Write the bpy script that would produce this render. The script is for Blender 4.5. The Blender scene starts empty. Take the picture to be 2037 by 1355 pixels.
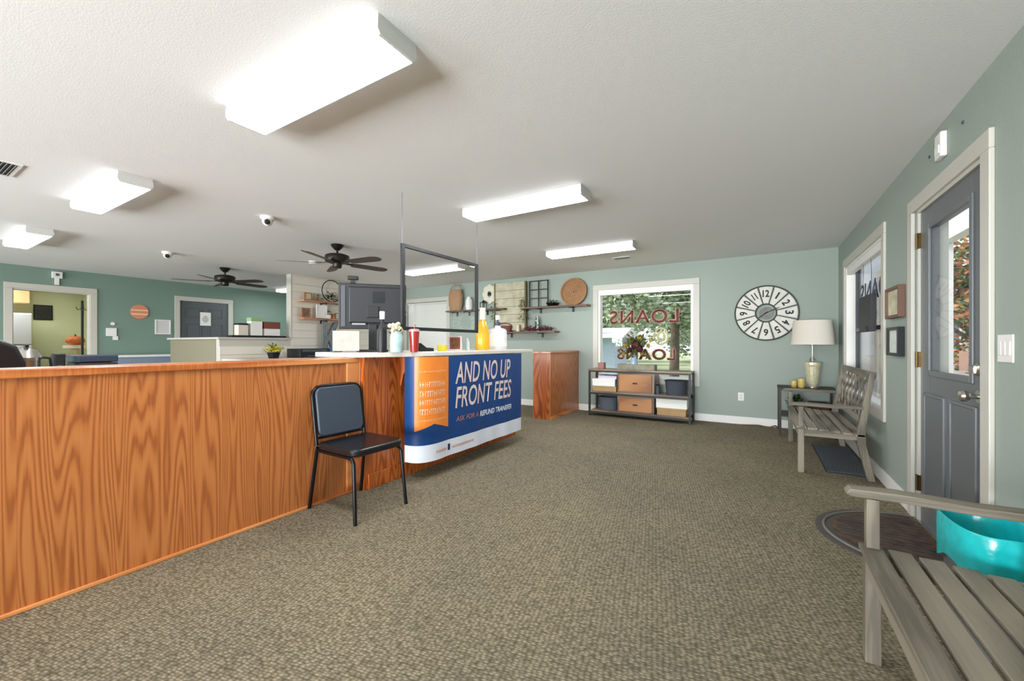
import bpy, bmesh, math, random
from mathutils import Vector, Matrix
random.seed(7)
PI = math.pi
C = bpy.context.scene.collection
sc = bpy.context.scene

FILL_W = 440               # base watts of each added fill light behind the camera
DIFF_E = 46.0               # ceiling light diffusers
# ---------------------------------------------------------------- camera, sky, sun, exposure
H = 2.44                       # ceiling height
cam_d = bpy.data.cameras.new('camera')
cam = bpy.data.objects.new('camera', cam_d)
C.objects.link(cam)
cam.location = (0, 0, 1.17)
cam.rotation_euler = (PI/2, 0, math.atan(489.5/810))
cam_d.sensor_fit = 'HORIZONTAL'
cam_d.sensor_width = 36
cam_d.lens = 36*810/2037
cam_d.shift_y = 6.5/2037
cam_d.clip_start = 0.05
sc.camera = cam
vs = sc.view_settings
sc.display_settings.display_device = 'sRGB'
vs.view_transform = 'Standard'
vs.look = 'None'
vs.gamma = 1
vs.exposure = -0.06
vs.use_curve_mapping = False
sc.cycles.use_denoising = True
sc.cycles.max_bounces = 8
sc.cycles.diffuse_bounces = 6
sc.cycles.use_adaptive_sampling = True
sc.cycles.adaptive_threshold = 0.035
sc.cycles.transparent_max_bounces = 8
sc.cycles.sample_clamp_indirect = 6
sc.cycles.caustics_reflective = False
sc.cycles.caustics_refractive = False

w = bpy.data.worlds.new('world')
sc.world = w
w.use_nodes = True
nt = w.node_tree
bg = nt.nodes['Background']
sky = nt.nodes.new('ShaderNodeTexSky')
sky.sky_type = 'NISHITA'
sky.sun_disc = False
sky.sun_elevation = math.radians(38)
sky.sun_rotation = math.radians(250)
sky.air_density = 1.0
sky.dust_density = 3.0
sky.altitude = 200
mixs = nt.nodes.new('ShaderNodeMix'); mixs.data_type = 'RGBA'
mixs.inputs['Factor'].default_value = 0.55          # thin bright overcast veil over the blue
mixs.inputs['B'].default_value = (6.0, 6.3, 6.6, 1)
nt.links.new(sky.outputs[0], mixs.inputs['A'])
nt.links.new(mixs.outputs['Result'], bg.inputs[0])
bg.inputs[1].default_value = 0.30
sun_d = bpy.data.lights.new('sun', 'SUN')
sun_d.energy = 2.8
sun_d.angle = math.radians(3)
sun_d.color = (1, .95, .86)
sun = bpy.data.objects.new('sun', sun_d)
C.objects.link(sun)
sun.rotation_euler = (math.radians(48), 0, math.radians(-70))   # from behind the building, none enters the room

# fill lights added behind the camera, outside made-up windows, to brighten the ceiling
for k, (xc, wd, share) in enumerate(((-8.2, 2.2, .8), (-4.6, 2.6, .68), (-1.1, 2.6, 1.25))):
    ad = bpy.data.lights.new('front_fill_light', 'AREA')
    ad.shape = 'RECTANGLE'; ad.size = wd; ad.size_y = 1.5
    ad.energy = FILL_W*share*wd/2.6; ad.color = (.92, .965, 1.0); ad.spread = math.radians(150)
    ao = bpy.data.objects.new('front_fill_light', ad); C.objects.link(ao)
    ao.location = (xc, -5.05, .95); ao.rotation_euler = (math.radians(90+12), 0, 0)

# ---------------------------------------------------------------- helpers
def lin(h):
    h = h.lstrip('#')
    out = []
    for i in (0, 2, 4):
        c = int(h[i:i+2], 16)/255
        out.append(c/12.92 if c <= .04045 else ((c+.055)/1.055)**2.4)
    return (*out, 1)

def box(bm, x0, x1, y0, y1, z0, z1, M=None):
    vs_ = [bm.verts.new(Vector((x, y, z)) if M is None else M @ Vector((x, y, z))) for x in (x0, x1) for y in (y0, y1) for z in (z0, z1)]
    for f in ((0,1,3,2), (4,6,7,5), (0,4,5,1), (2,3,7,6), (0,2,6,4), (1,5,7,3)):
        bm.faces.new([vs_[i] for i in f])

def frame_of(d):
    d = d.normalized()
    a = Vector((0, 0, 1)) if abs(d.z) < .9 else Vector((1, 0, 0))
    u = d.cross(a).normalized()
    return u, d.cross(u).normalized()

def tube(bm, pts, r, n=10, closed=False, flat=1.0):
    pts = [Vector(p) for p in pts]
    m = len(pts)
    rr = r if isinstance(r, (list, tuple)) else [r]*m
    rings = []
    pu = None
    for i, p in enumerate(pts):
        if closed: d = pts[(i+1) % m]-pts[i-1]
        elif i == 0: d = pts[1]-p
        elif i == m-1: d = p-pts[i-1]
        else: d = (pts[i+1]-p).normalized()+(p-pts[i-1]).normalized()
        d.normalize()
        if pu is None: u, v = frame_of(d)
        else:
            u = (pu-d*pu.dot(d)).normalized(); v = d.cross(u).normalized()
        pu = u
        rings.append([bm.verts.new(p+(u*math.cos(2*PI*k/n)+v*math.sin(2*PI*k/n)*flat)*rr[i]) for k in range(n)])
    for i in range(m if closed else m-1):
        a, b = rings[i], rings[(i+1) % m]
        for k in range(n):
            bm.faces.new((a[k], a[(k+1) % n], b[(k+1) % n], b[k]))
    if not closed:
        bm.faces.new(rings[0][::-1]); bm.faces.new(rings[-1])

def lathe(bm, prof, c=(0, 0, 0), n=24, sx=1, sy=1):
    rings = []
    for r, z in prof:
        rings.append([bm.verts.new((c[0]+sx*max(r, .0002)*math.cos(2*PI*k/n), c[1]+sy*max(r, .0002)*math.sin(2*PI*k/n), c[2]+z)) for k in range(n)])
    for a, b in zip(rings, rings[1:]):
        for k in range(n):
            bm.faces.new((a[k], a[(k+1) % n], b[(k+1) % n], b[k]))
    bm.faces.new(rings[0][::-1]); bm.faces.new(rings[-1])

def prism(bm, poly, f, a, b):
    """poly: 2D outline; f(u, v, h) -> 3D; extruded from a to b"""
    A = [bm.verts.new(f(u, v, a)) for u, v in poly]
    Bv = [bm.verts.new(f(u, v, b)) for u, v in poly]
    n = len(poly)
    bm.faces.new(A[::-1]); bm.faces.new(Bv)
    for i in range(n):
        bm.faces.new((A[i], A[(i+1) % n], Bv[(i+1) % n], Bv[i]))

def blob(bm, c, r, sub=2, sc_=(1, 1, 1), jit=0, rng=random):
    res = bmesh.ops.create_icosphere(bm, subdivisions=sub, radius=1)
    for v in res['verts']:
        j = 1+jit*(rng.random()-.5)
        v.co = Vector((c[0]+v.co.x*r*sc_[0]*j, c[1]+v.co.y*r*sc_[1]*j, c[2]+v.co.z*r*sc_[2]*j))

def obj(name, bm, m, parent=None, bevel=0, smooth=False, seg=2):
    me = bpy.data.meshes.new(name)
    bmesh.ops.recalc_face_normals(bm, faces=bm.faces)
    bm.to_mesh(me); bm.free()
    o = bpy.data.objects.new(name, me)
    C.objects.link(o)
    if m: me.materials.append(m)
    if smooth:
        for p in me.polygons: p.use_smooth = True
        me.set_sharp_from_angle(angle=math.radians(38))
    if bevel:
        md = o.modifiers.new('bevel', 'BEVEL'); md.width = bevel; md.segments = seg
        md.limit_method = 'ANGLE'; md.angle_limit = math.radians(50)
    if parent: o.parent = parent
    return o

def tag(o, label, cat, group=None, kind=None):
    o['label'] = label; o['category'] = cat
    if group: o['group'] = group
    if kind: o['kind'] = kind
    return o

def thing(name, label, cat, loc=(0, 0, 0), rotz=0, group=None):
    o = bpy.data.objects.new(name, None); C.objects.link(o)
    o.empty_display_size = .1
    o.location = loc; o.rotation_euler = (0, 0, rotz)
    return tag(o, label, cat, group)

def struct(name, bm, m, parent=None, **k):
    o = obj(name, bm, m, parent, **k)
    o['kind'] = 'structure'
    return o

def sgroup(name, loc=(0, 0, 0)):
    o = bpy.data.objects.new(name, None); C.objects.link(o); o.location = loc
    o['kind'] = 'structure'
    return o

def dup(root, loc, rotz, label, group=None):
    r = root.copy(); C.objects.link(r); r.location = loc; r.rotation_euler = (0, 0, rotz)
    r['label'] = label
    if group: r['group'] = group
    for ch in list(root.children):
        c = ch.copy(); C.objects.link(c); c.parent = r
        for g in list(ch.children):
            d = g.copy(); C.objects.link(d); d.parent = c
    return r

def bx(*a, **k):
    bm = bmesh.new(); box(bm, *a, **k); return bm
def tb(*a, **k):
    bm = bmesh.new(); tube(bm, *a, **k); return bm
def lt(*a, **k):
    bm = bmesh.new(); lathe(bm, *a, **k); return bm

# ---------------------------------------------------------------- materials
MATS = {}
def mat(name, col, rough=.5, metal=0, bump=0, bscale=60, var=0, vscale=8, spec=.5, coat=0, trans=0, sub=None):
    if name in MATS: return MATS[name]
    m = bpy.data.materials.new(name); m.use_nodes = True
    n = m.node_tree.nodes; l = m.node_tree.links
    b = n['Principled BSDF']
    c = lin(col) if isinstance(col, str) else (*col, 1)
    b.inputs['Base Color'].default_value = c
    b.inputs['Roughness'].default_value = rough
    b.inputs['Metallic'].default_value = metal
    b.inputs['Specular IOR Level'].default_value = spec
    b.inputs['Coat Weight'].default_value = coat
    b.inputs['Transmission Weight'].default_value = trans
    tc = n.new('ShaderNodeTexCoord')
    if var:
        no = n.new('ShaderNodeTexNoise'); no.inputs['Scale'].default_value = vscale; no.inputs['Detail'].default_value = 5
        l.new(tc.outputs['Object'], no.inputs['Vector'])
        r = n.new('ShaderNodeValToRGB')
        r.color_ramp.elements[0].position = .3; r.color_ramp.elements[1].position = .7
        r.color_ramp.elements[0].color = (*[x*(1-var) for x in c[:3]], 1)
        r.color_ramp.elements[1].color = (*[min(1, x*(1+var)) for x in c[:3]], 1)
        l.new(no.outputs['Fac'], r.inputs['Fac']); l.new(r.outputs['Color'], b.inputs['Base Color'])
    if bump:
        no2 = n.new('ShaderNodeTexNoise'); no2.inputs['Scale'].default_value = bscale; no2.inputs['Detail'].default_value = 3
        l.new(tc.outputs['Object'], no2.inputs['Vector'])
        bp = n.new('ShaderNodeBump'); bp.inputs['Strength'].default_value = bump; bp.inputs['Distance'].default_value = .004
        l.new(no2.outputs['Fac'], bp.inputs['Height']); l.new(bp.outputs['Normal'], b.inputs['Normal'])
    MATS[name] = m
    return m

def emit(name, col, s):
    if name in MATS: return MATS[name]
    m = bpy.data.materials.new(name); m.use_nodes = True
    b = m.node_tree.nodes['Principled BSDF']
    b.inputs['Base Color'].default_value = (.9, .9, .9, 1)
    b.inputs['Emission Color'].default_value = lin(col)
    b.inputs['Emission Strength'].default_value = s
    MATS[name] = m
    return m

def glass_mat(name, tint=(1, 1, 1), refl=.06, rough=0.0, ior=1.45):
    m = bpy.data.materials.new(name); m.use_nodes = True
    n = m.node_tree.nodes; l = m.node_tree.links
    n.remove(n['Principled BSDF'])
    out = n['Material Output']
    t = n.new('ShaderNodeBsdfTransparent'); t.inputs[0].default_value = (*tint, 1)
    g = n.new('ShaderNodeBsdfGlossy'); g.inputs['Roughness'].default_value = rough
    fr = n.new('ShaderNodeFresnel'); fr.inputs[0].default_value = ior
    mu = n.new('ShaderNodeMath'); mu.operation = 'MULTIPLY_ADD'; mu.inputs[1].default_value = .8; mu.inputs[2].default_value = refl-.03
    mx = n.new('ShaderNodeMixShader')
    l.new(fr.outputs[0], mu.inputs[0]); l.new(mu.outputs[0], mx.inputs[0])
    l.new(t.outputs[0], mx.inputs[1]); l.new(g.outputs[0], mx.inputs[2]); l.new(mx.outputs[0], out.inputs[0])
    MATS[name] = m
    return m

def wood(name, dark, mid, light, sc_=(1, 3.2, .42), rings=13, rough=.35, panel=0, coat=0, pores=.35, axis=None):
    """cathedral figure from contour lines of a stretched noise field; grain along local Z unless axis swaps it"""
    if name in MATS: return MATS[name]
    m = bpy.data.materials.new(name); m.use_nodes = True
    n = m.node_tree.nodes; l = m.node_tree.links
    b = n['Principled BSDF']
    tc = n.new('ShaderNodeTexCoord')
    src = tc.outputs['Object']
    sep = n.new('ShaderNodeSeparateXYZ'); l.new(src, sep.inputs[0])
    cmb = n.new('ShaderNodeCombineXYZ')
    order = {'x': ('Z', 'Y', 'X'), 'y': ('X', 'Z', 'Y')}.get(axis, ('X', 'Y', 'Z'))
    for i, a in enumerate(order): l.new(sep.outputs[a], cmb.inputs[i])
    vec = cmb.outputs[0]
    if panel:
        s2 = n.new('ShaderNodeSeparateXYZ'); l.new(vec, s2.inputs[0])
        d = n.new('ShaderNodeMath'); d.operation = 'DIVIDE'; d.inputs[1].default_value = panel; l.new(s2.outputs['Y'], d.inputs[0])
        fl = n.new('ShaderNodeMath'); fl.operation = 'FLOOR'; l.new(d.outputs[0], fl.inputs[0])
        mu = n.new('ShaderNodeMath'); mu.operation = 'MULTIPLY'; mu.inputs[1].default_value = 7.3; l.new(fl.outputs[0], mu.inputs[0])
        c2 = n.new('ShaderNodeCombineXYZ'); l.new(mu.outputs[0], c2.inputs[0]); l.new(mu.outputs[0], c2.inputs[2])
        ad = n.new('ShaderNodeVectorMath'); ad.operation = 'ADD'; l.new(vec, ad.inputs[0]); l.new(c2.outputs[0], ad.inputs[1])
        vec = ad.outputs[0]
    mp = n.new('ShaderNodeMapping'); mp.inputs['Scale'].default_value = sc_; l.new(vec, mp.inputs[0])
    no = n.new('ShaderNodeTexNoise'); no.inputs['Scale'].default_value = 1.0; no.inputs['Detail'].default_value = 1.5; no.inputs['Roughness'].default_value = .35
    l.new(mp.outputs[0], no.inputs['Vector'])
    m1 = n.new('ShaderNodeMath'); m1.operation = 'MULTIPLY'; m1.inputs[1].default_value = rings*2*PI; l.new(no.outputs['Fac'], m1.inputs[0])
    sn = n.new('ShaderNodeMath'); sn.operation = 'SINE'; l.new(m1.outputs[0], sn.inputs[0])
    m2 = n.new('ShaderNodeMath'); m2.operation = 'MULTIPLY_ADD'; m2.inputs[1].default_value = .5; m2.inputs[2].default_value = .5; l.new(sn.outputs[0], m2.inputs[0])
    # fine pores
    mp2 = n.new('ShaderNodeMapping'); mp2.inputs['Scale'].default_value = (90, 130, 5); l.new(vec, mp2.inputs[0])
    n2 = n.new('ShaderNodeTexNoise'); n2.inputs['Scale'].default_value = 1.0; n2.inputs['Detail'].default_value = 4; l.new(mp2.outputs[0], n2.inputs['Vector'])
    m3 = n.new('ShaderNodeMath'); m3.operation = 'MULTIPLY_ADD'; m3.inputs[1].default_value = pores*2; m3.inputs[2].default_value = -pores; l.new(n2.outputs['Fac'], m3.inputs[0])
    m4 = n.new('ShaderNodeMath'); m4.operation = 'ADD'; m4.use_clamp = True; l.new(m2.outputs[0], m4.inputs[0]); l.new(m3.outputs[0], m4.inputs[1])
    r = n.new('ShaderNodeValToRGB')
    e = r.color_ramp.elements
    e[0].position = .0; e[0].color = lin(dark)
    e[1].position = 1; e[1].color = lin(light)
    x = e.new(.30); x.color = lin(mid)
    l.new(m4.outputs[0], r.inputs['Fac'])
    l.new(r.outputs[0], b.inputs['Base Color'])
    b.inputs['Roughness'].default_value = rough
    b.inputs['Coat Weight'].default_value = coat
    b.inputs['Coat Roughness'].default_value = .15
    bp = n.new('ShaderNodeBump'); bp.inputs['Strength'].default_value = .12; bp.inputs['Distance'].default_value = .002
    l.new(m4.outputs[0], bp.inputs['Height']); l.new(bp.outputs[0], b.inputs['Normal'])
    MATS[name] = m
    return m

def carpet_mat():
    m = bpy.data.materials.new('carpet'); m.use_nodes = True
    n = m.node_tree.nodes; l = m.node_tree.links
    b = n['Principled BSDF']
    tc = n.new('ShaderNodeTexCoord')
    mp = n.new('ShaderNodeMapping'); mp.inputs['Rotation'].default_value = (0, 0, math.radians(-12)); l.new(tc.outputs['Object'], mp.inputs[0])
    # woven loops: offset rows of small lozenges
    vo = n.new('ShaderNodeTexVoronoi'); vo.inputs['Scale'].default_value = 80; vo.inputs['Randomness'].default_value = .5
    st = n.new('ShaderNodeMapping'); st.inputs['Scale'].default_value = (.62, 1.15, 1); l.new(mp.outputs[0], st.inputs[0]); l.new(st.outputs[0], vo.inputs['Vector'])
    r1 = n.new('ShaderNodeValToRGB'); l.new(vo.outputs['Distance'], r1.inputs['Fac'])
    e = r1.color_ramp.elements
    e[0].position = .0; e[0].color = lin('#b6ad98'); e[1].position = .75; e[1].color = lin('#5f5948')
    x = e.new(.34); x.color = lin('#8e8571')
    # per-loop tone
    hs = n.new('ShaderNodeMix'); hs.data_type = 'RGBA'; hs.blend_type = 'MULTIPLY'; hs.inputs['Factor'].default_value = .55
    r2 = n.new('ShaderNodeValToRGB'); l.new(vo.outputs['Color'], r2.inputs['Fac'])
    r2.color_ramp.elements[0].color = (.55, .55, .52, 1); r2.color_ramp.elements[1].color = (1.0, .98, .93, 1)
    l.new(r1.outputs[0], hs.inputs['A']); l.new(r2.outputs[0], hs.inputs['B'])
    # large traffic mottling
    no = n.new('ShaderNodeTexNoise'); no.inputs['Scale'].default_value = 1.4; no.inputs['Detail'].default_value = 6; l.new(tc.outputs['Object'], no.inputs['Vector'])
    r3 = n.new('ShaderNodeValToRGB'); l.new(no.outputs['Fac'], r3.inputs['Fac'])
    r3.color_ramp.elements[0].position = .3; r3.color_ramp.elements[0].color = (.84, .84, .85, 1)
    r3.color_ramp.elements[1].position = .7; r3.color_ramp.elements[1].color = (1.04, 1.02, .98, 1)
    mm = n.new('ShaderNodeMix'); mm.data_type = 'RGBA'; mm.blend_type = 'MULTIPLY'; mm.inputs['Factor'].default_value = 1
    l.new(hs.outputs['Result'], mm.inputs['A']); l.new(r3.outputs[0], mm.inputs['B'])
    l.new(mm.outputs['Result'], b.inputs['Base Color'])
    b.inputs['Roughness'].default_value = .95
    b.inputs['Specular IOR Level'].default_value = .15
    bp = n.new('ShaderNodeBump'); bp.inputs['Strength'].default_value = .45; bp.inputs['Distance'].default_value = .004; bp.invert = True
    l.new(vo.outputs['Distance'], bp.inputs['Height']); l.new(bp.outputs[0], b.inputs['Normal'])
    return m

M_wall = mat('sage_paint', '#97a399', .6, bump=.25, bscale=90)
M_wall_left = mat('teal_sage_paint', '#758c80', .6, bump=.25, bscale=90)
M_ceil = mat('ceiling_paint', '#e7e7e6', .9, bump=.15, bscale=120)
M_trim = mat('cream_trim', '#c3c0b6', .4)
M_white = mat('white_paint', '#e6e5e1', .45)
M_carpet = carpet_mat()
M_oak = wood('oak_panel', '#98542a', '#ad6531', '#bb753f', panel=.62, coat=.3, rings=24, sc_=(1, 6.5, .42), pores=.6)
M_oak_trim = wood('oak_trim', '#a85a28', '#c97a42', '#d99156', rings=5, sc_=(3, .5, 3), rough=.3, coat=.3)
M_oak_dark = wood('oak_panel_red', '#8a3d14', '#ac5620', '#bf692d', rings=22, sc_=(3, 6, .6), coat=.25)
M_glass = glass_mat('window_glass', refl=.045, ior=1.03)
M_black = mat('black_metal', '#16171a', .4, .3)
M_blackp = mat('black_plastic', '#141518', .5)
M_shelf = wood('shelf_wood', '#4a2f1e', '#6b452b', '#8a5c3a', axis='x', rings=6)
M_greyw = wood('grey_wood', '#605a4e', '#7a7365', '#8e8676', axis='y', rings=5, sc_=(4, 4, .5), rough=.6, pores=.5)
M_greywx = wood('grey_wood_cross', '#605a4e', '#7a7365', '#8e8676', axis='x', rings=5, sc_=(4, 4, .5), rough=.6, pores=.5)
M_greywz = wood('grey_wood_upright', '#605a4e', '#7a7365', '#8e8676', rings=5, sc_=(4, 4, .5), rough=.6, pores=.5)
M_door = mat('grey_door_paint', '#63676a', .32, bump=.08, bscale=30)
M_door2 = mat('dark_grey_door_paint', '#565b5e', .4)
M_brass = mat('aged_brass', '#5e4c2c', .35, .9)
M_nickel = mat('satin_nickel', '#c4c0b8', .22, .95)
M_bronze = mat('dark_bronze', '#2c2722', .4, .6)
M_leaf = mat('green_leaf', '#3f5f2c', .6, var=.3, vscale=30)
M_paper = mat('white_paper', '#e9e9e4', .7)
M_tan = mat('tan_card', '#a8895f', .7, var=.1)
M_slate = mat('slate_fabric', '#4c545c', .8, bump=.3, bscale=200)
M_wicker = mat('brown_wicker', '#a27a55', .7, bump=.8, bscale=120, var=.25, vscale=60)

# ---------------------------------------------------------------- the shell
XR, XL, YB, YF = .905, -10.2, 6.8, -4.5
T = .14
def wall_x(bm, x0, x1, y0, y1, holes):
    """wall running along Y, holes = (ya, yb, za, zb)"""
    y = y0
    for a, b_, za, zb in sorted(holes):
        box(bm, x0, x1, y, a, 0, H)
        if za > 0: box(bm, x0, x1, a, b_, 0, za)
        box(bm, x0, x1, a, b_, zb, H)
        y = b_
    box(bm, x0, x1, y, y1, 0, H)
def wall_y(bm, y0, y1, x0, x1, holes):
    x = x0
    for a, b_, za, zb in sorted(holes):
        box(bm, x, a, y0, y1, 0, H)
        if za > 0: box(bm, a, b_, y0, y1, 0, za)
        box(bm, a, b_, y0, y1, zb, H)
        x = b_
    box(bm, x, x1, y0, y1, 0, H)

struct('floor', bx(XL-T-3, XR, YF-T, YB+T, -.1, 0), M_carpet)
struct('ceiling', bx(XL-T-3, XR+T, YF-T, YB+T, H, H+.12), M_ceil)
bm = bmesh.new(); wall_x(bm, XR, XR+T, YF-T, YB+T, [(2.745, 3.70, 0, 2.05), (4.56, 6.275, .61, 2.09)])
struct('wall_right', bm, M_wall)
bm = bmesh.new(); wall_y(bm, YB, YB+T, XL-T, XR, [(-2.367, -.852, .61, 2.09), (-6.95, -5.75, .61, 2.10)])
struct('wall_back', bm, M_wall)
bm = bmesh.new(); wall_x(bm, XL-T, XL, YF-T, YB, [(1.44, 2.325, 0, 2.06), (3.64, 4.54, 0, 2.06)])
struct('wall_left', bm, M_wall_left)
bm = bmesh.new(); wall_y(bm, YF-T, YF, XL, XR, [(-9.3, -7.1, .35, 2.1), (-5.9, -3.3, .35, 2.1), (-2.4, .2, .35, 2.1)])
struct('wall_front', bm, M_wall)
for k, (xa, xb) in enumerate(((-9.3, -7.1), (-5.9, -3.3), (-2.4, .2))):  # unseen windows, added as openings for the fill lights
    Wf = sgroup('window_%d' % (4+k))
    bm = bmesh.new()
    box(bm, xa-.09, xa, YF, YF+.018, .26, 2.19); box(bm, xb, xb+.09, YF, YF+.018, .26, 2.19)
    box(bm, xa, xb, YF, YF+.018, 2.1, 2.19); box(bm, xa, xb, YF, YF+.018, .26, .35)
    struct('casing', bm, M_trim, Wf)
    struct('glass_pane', bx(xa, xb, YF-.08, YF-.074, .35, 2.1), M_glass, Wf)

# baseboards
def bb(name, *a):
    return struct(name, bx(*a), M_white, bevel=.004)
bm = bmesh.new()
box(bm, -7.258, -3.02, YB-.015, YB, 0, .11); box(bm, -2.72, XR-.015, YB-.015, YB, 0, .11)
struct('baseboard_back', bm, M_white, bevel=.003)
bm = bmesh.new()
box(bm, XR-.015, XR, YF, 2.667, 0, .11); box(bm, XR-.015, XR, 3.839, YB, 0, .11)
struct('baseboard_right', bm, M_white, bevel=.003)
bm = bmesh.new()
box(bm, XL, XL+.015, YF, 1.35, 0, .11); box(bm, XL, XL+.015, 2.413, 3.55, 0, .11); box(bm, XL, XL+.015, 4.63, YB, 0, .11)
struct('baseboard_left', bm, M_trim, bevel=.003)

# shiplap partition: half wall with a cap, then full height
M_ship = mat('shiplap_paint', '#e2ddd0', .55, bump=.1, bscale=40)
part = sgroup('wall_shiplap', (-7.26, 4.264, 0))
bm = bmesh.new()
box(bm, -.12, -.012, 0, YB-4.264, 0, H); box(bm, -.12, -.012, -1.155, 0, 0, 1.245)
struct('core', bm, M_trim, part)
bm = bmesh.new()
z = 0
while z < H:
    z1 = min(z+.142, H)
    box(bm, -.012, 0, -1.155 if z1 < 1.25 else 0, YB-4.264, z, z1-.006)
    z += .142
struct('shiplap_boards', bm, M_ship, part, bevel=.002)
struct('ledge_cap', bx(-.16, .03, -1.19, -.002, 1.245, 1.275), M_trim, part, bevel=.004)
struct('corner_trim', bx(-.135, .006, -.02, 0, 1.275, H), M_trim, part, bevel=.003)
M_sage_half = mat('sage_half_wall', '#86806a', .6, bump=.2, bscale=90)
half = sgroup('wall_half', (-9.1, 3.109, 0))
struct('core', bx(0, 1.71, 0, .12, 0, 1.245), M_sage_half, half)
struct('ledge_cap', bx(-.04, 1.68, -.04, .15, 1.245, 1.275), M_trim, half, bevel=.004)

# ---------------------------------------------------------------- windows, doors
def casing_x(parent, xs, y0, y1, z0, z1, w_, sill=True, d=.018):
    """cream casing on a wall whose face is x = xs (room towards -x if d>0); outer size y0..y1, z0..z1"""
    bm = bmesh.new()
    a, b_ = sorted((xs-d, xs))
    box(bm, a, b_, y0, y0+w_, z0, z1-w_); box(bm, a, b_, y1-w_, y1, z0, z1-w_)
    box(bm, a, b_, y0, y1, z1-w_, z1)
    if sill: box(bm, a, b_, y0+w_, y1-w_, z0, z0+w_)
    return struct('casing', bm, M_trim, parent, bevel=.004)
def casing_y(parent, ys, x0, x1, z0, z1, w_):
    bm = bmesh.new()
    box(bm, x0, x0+w_, ys-.018, ys, z0, z1-w_); box(bm, x1-w_, x1, ys-.018, ys, z0, z1-w_)
    box(bm, x0, x1, ys-.018, ys, z1-w_, z1); box(bm, x0+w_, x1-w_, ys-.018, ys, z0, z0+w_)
    return struct('casing', bm, M_trim, parent, bevel=.004)

M_vinyl = mat('white_vinyl', '#eceae4', .4)
M_sash_dark = mat('dark_sash', '#3a4046', .4)
# window 1, back wall, with the lettering
W1 = sgroup('window_1')
casing_y(W1, YB, -2.457, -.762, .52, 2.18, .09)
bm = bmesh.new()
for a in ((-2.367, -2.33, .61, 2.09), (-.889, -.852, .61, 2.09)): box(bm, a[0], a[1], YB, YB+.12, a[2], a[3])
box(bm, -2.33, -.889, YB, YB+.12, .61, .645); box(bm, -2.33, -.889, YB, YB+.12, 2.055, 2.09)
struct('frame', bm, M_vinyl, W1)
struct('shade_headrail', bx(-2.33, -.889, YB+.0, YB+.05, 2.0, 2.055), M_vinyl, W1, bevel=.004)
struct('glass_pane', bx(-2.33, -.889, YB+.07, YB+.076, .645, 2.055), M_glass, W1)

# window 2, right wall
W2 = sgroup('window_2')
casing_x(W2, XR, 4.47, 6.365, .52, 2.18, .09)
bm = bmesh.new()
box(bm, XR, XR+.13, 4.56, 4.585, .61, 2.09); box(bm, XR, XR+.13, 6.25, 6.275, .61, 2.09)
box(bm, XR, XR+.13, 4.585, 6.25, .61, .635); box(bm, XR, XR+.13, 4.585, 6.25, 2.065, 2.09)
struct('frame', bm, M_vinyl, W2)
bm = bmesh.new()
for a in ((4.585, 4.62), (6.215, 6.25)): box(bm, XR+.085, XR+.12, a[0], a[1], .635, 2.065)
box(bm, XR+.085, XR+.12, 4.62, 6.215, 1.31, 1.35)
struct('sash', bm, M_sash_dark, W2)
struct('shade_headrail', bx(XR+.005, XR+.06, 4.59, 6.245, 1.99, 2.065), M_vinyl, W2, bevel=.004)
struct('glass_pane', bx(XR+.1, XR+.106, 4.62, 6.215, .635, 2.065), M_glass, W2)

# window 3, back wall behind the hanging screen, blinds down
W3 = sgroup('window_3')
casing_y(W3, YB, -7.04, -5.66, .52, 2.19, .09)
struct('glass_pane', bx(-6.95, -5.75, YB+.1, YB+.106, .61, 2.10), M_glass, W3)
M_blind = mat('white_blind', '#f2f1ee', .6)
_n = M_blind.node_tree.nodes; _l = M_blind.node_tree.links
_t = _n.new('ShaderNodeBsdfTranslucent'); _t.inputs[0].default_value = (.9, .9, .88, 1)
_m = _n.new('ShaderNodeMixShader'); _m.inputs[0].default_value = .45
_l.new(_n['Principled BSDF'].outputs[0], _m.inputs[1]); _l.new(_t.outputs[0], _m.inputs[2]); _l.new(_m.outputs[0], _n['Material Output'].inputs[0])
bm = bmesh.new()
z = .66
while z < 2.05:
    Mx = Matrix.Translation((-6.35, YB+.05, z)) @ Matrix.Rotation(math.radians(60), 4, 'X')
    box(bm, -.59, .59, -.024, .024, -.0012, .0012, Mx)
    z += .036
box(bm, -6.94, -5.76, YB+.02, YB+.08, 2.05, 2.09)
struct('blind', bm, M_blind, W3)

def lettering(s, w_, h_, shear=0, bold=.01, res=3, space=1.0):
    cu = bpy.data.curves.new('t', 'FONT'); cu.body = s; cu.size = 1; cu.shear = shear; cu.offset = bold
    cu.resolution_u = res; cu.space_character = space
    o = bpy.data.objects.new('t', cu)
    me = bpy.data.meshes.new_from_object(o)
    bm = bmesh.new(); bm.from_mesh(me)
    bpy.data.objects.remove(o); bpy.data.curves.remove(cu); bpy.data.meshes.remove(me)
    xs = [v.co.x for v in bm.verts]; ys = [v.co.y for v in bm.verts]
    x0, x1, y0, y1 = min(xs), max(xs), min(ys), max(ys)
    for v in bm.verts:
        v.co = Vector(((v.co.x-x0)/(x1-x0)*w_, (v.co.y-y0)/(y1-y0)*h_, 0))
    return bm
def place(bm, f):
    for v in bm.verts: v.co = Vector(f(v.co.x, v.co.y))
    return bm
def solid(bm, d):
    """give flat lettering a small thickness along vector d"""
    d = Vector(d)
    res = bmesh.ops.extrude_face_region(bm, geom=list(bm.faces))
    for g in res['geom']:
        if isinstance(g, bmesh.types.BMVert): g.co += d
    return bm
M_red = mat('maroon_vinyl', '#6d2f2b', .5)
M_cream = mat('cream_vinyl', '#c9ab8f', .5)
M_navyv = mat('navy_vinyl', '#2c3350', .5)
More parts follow.
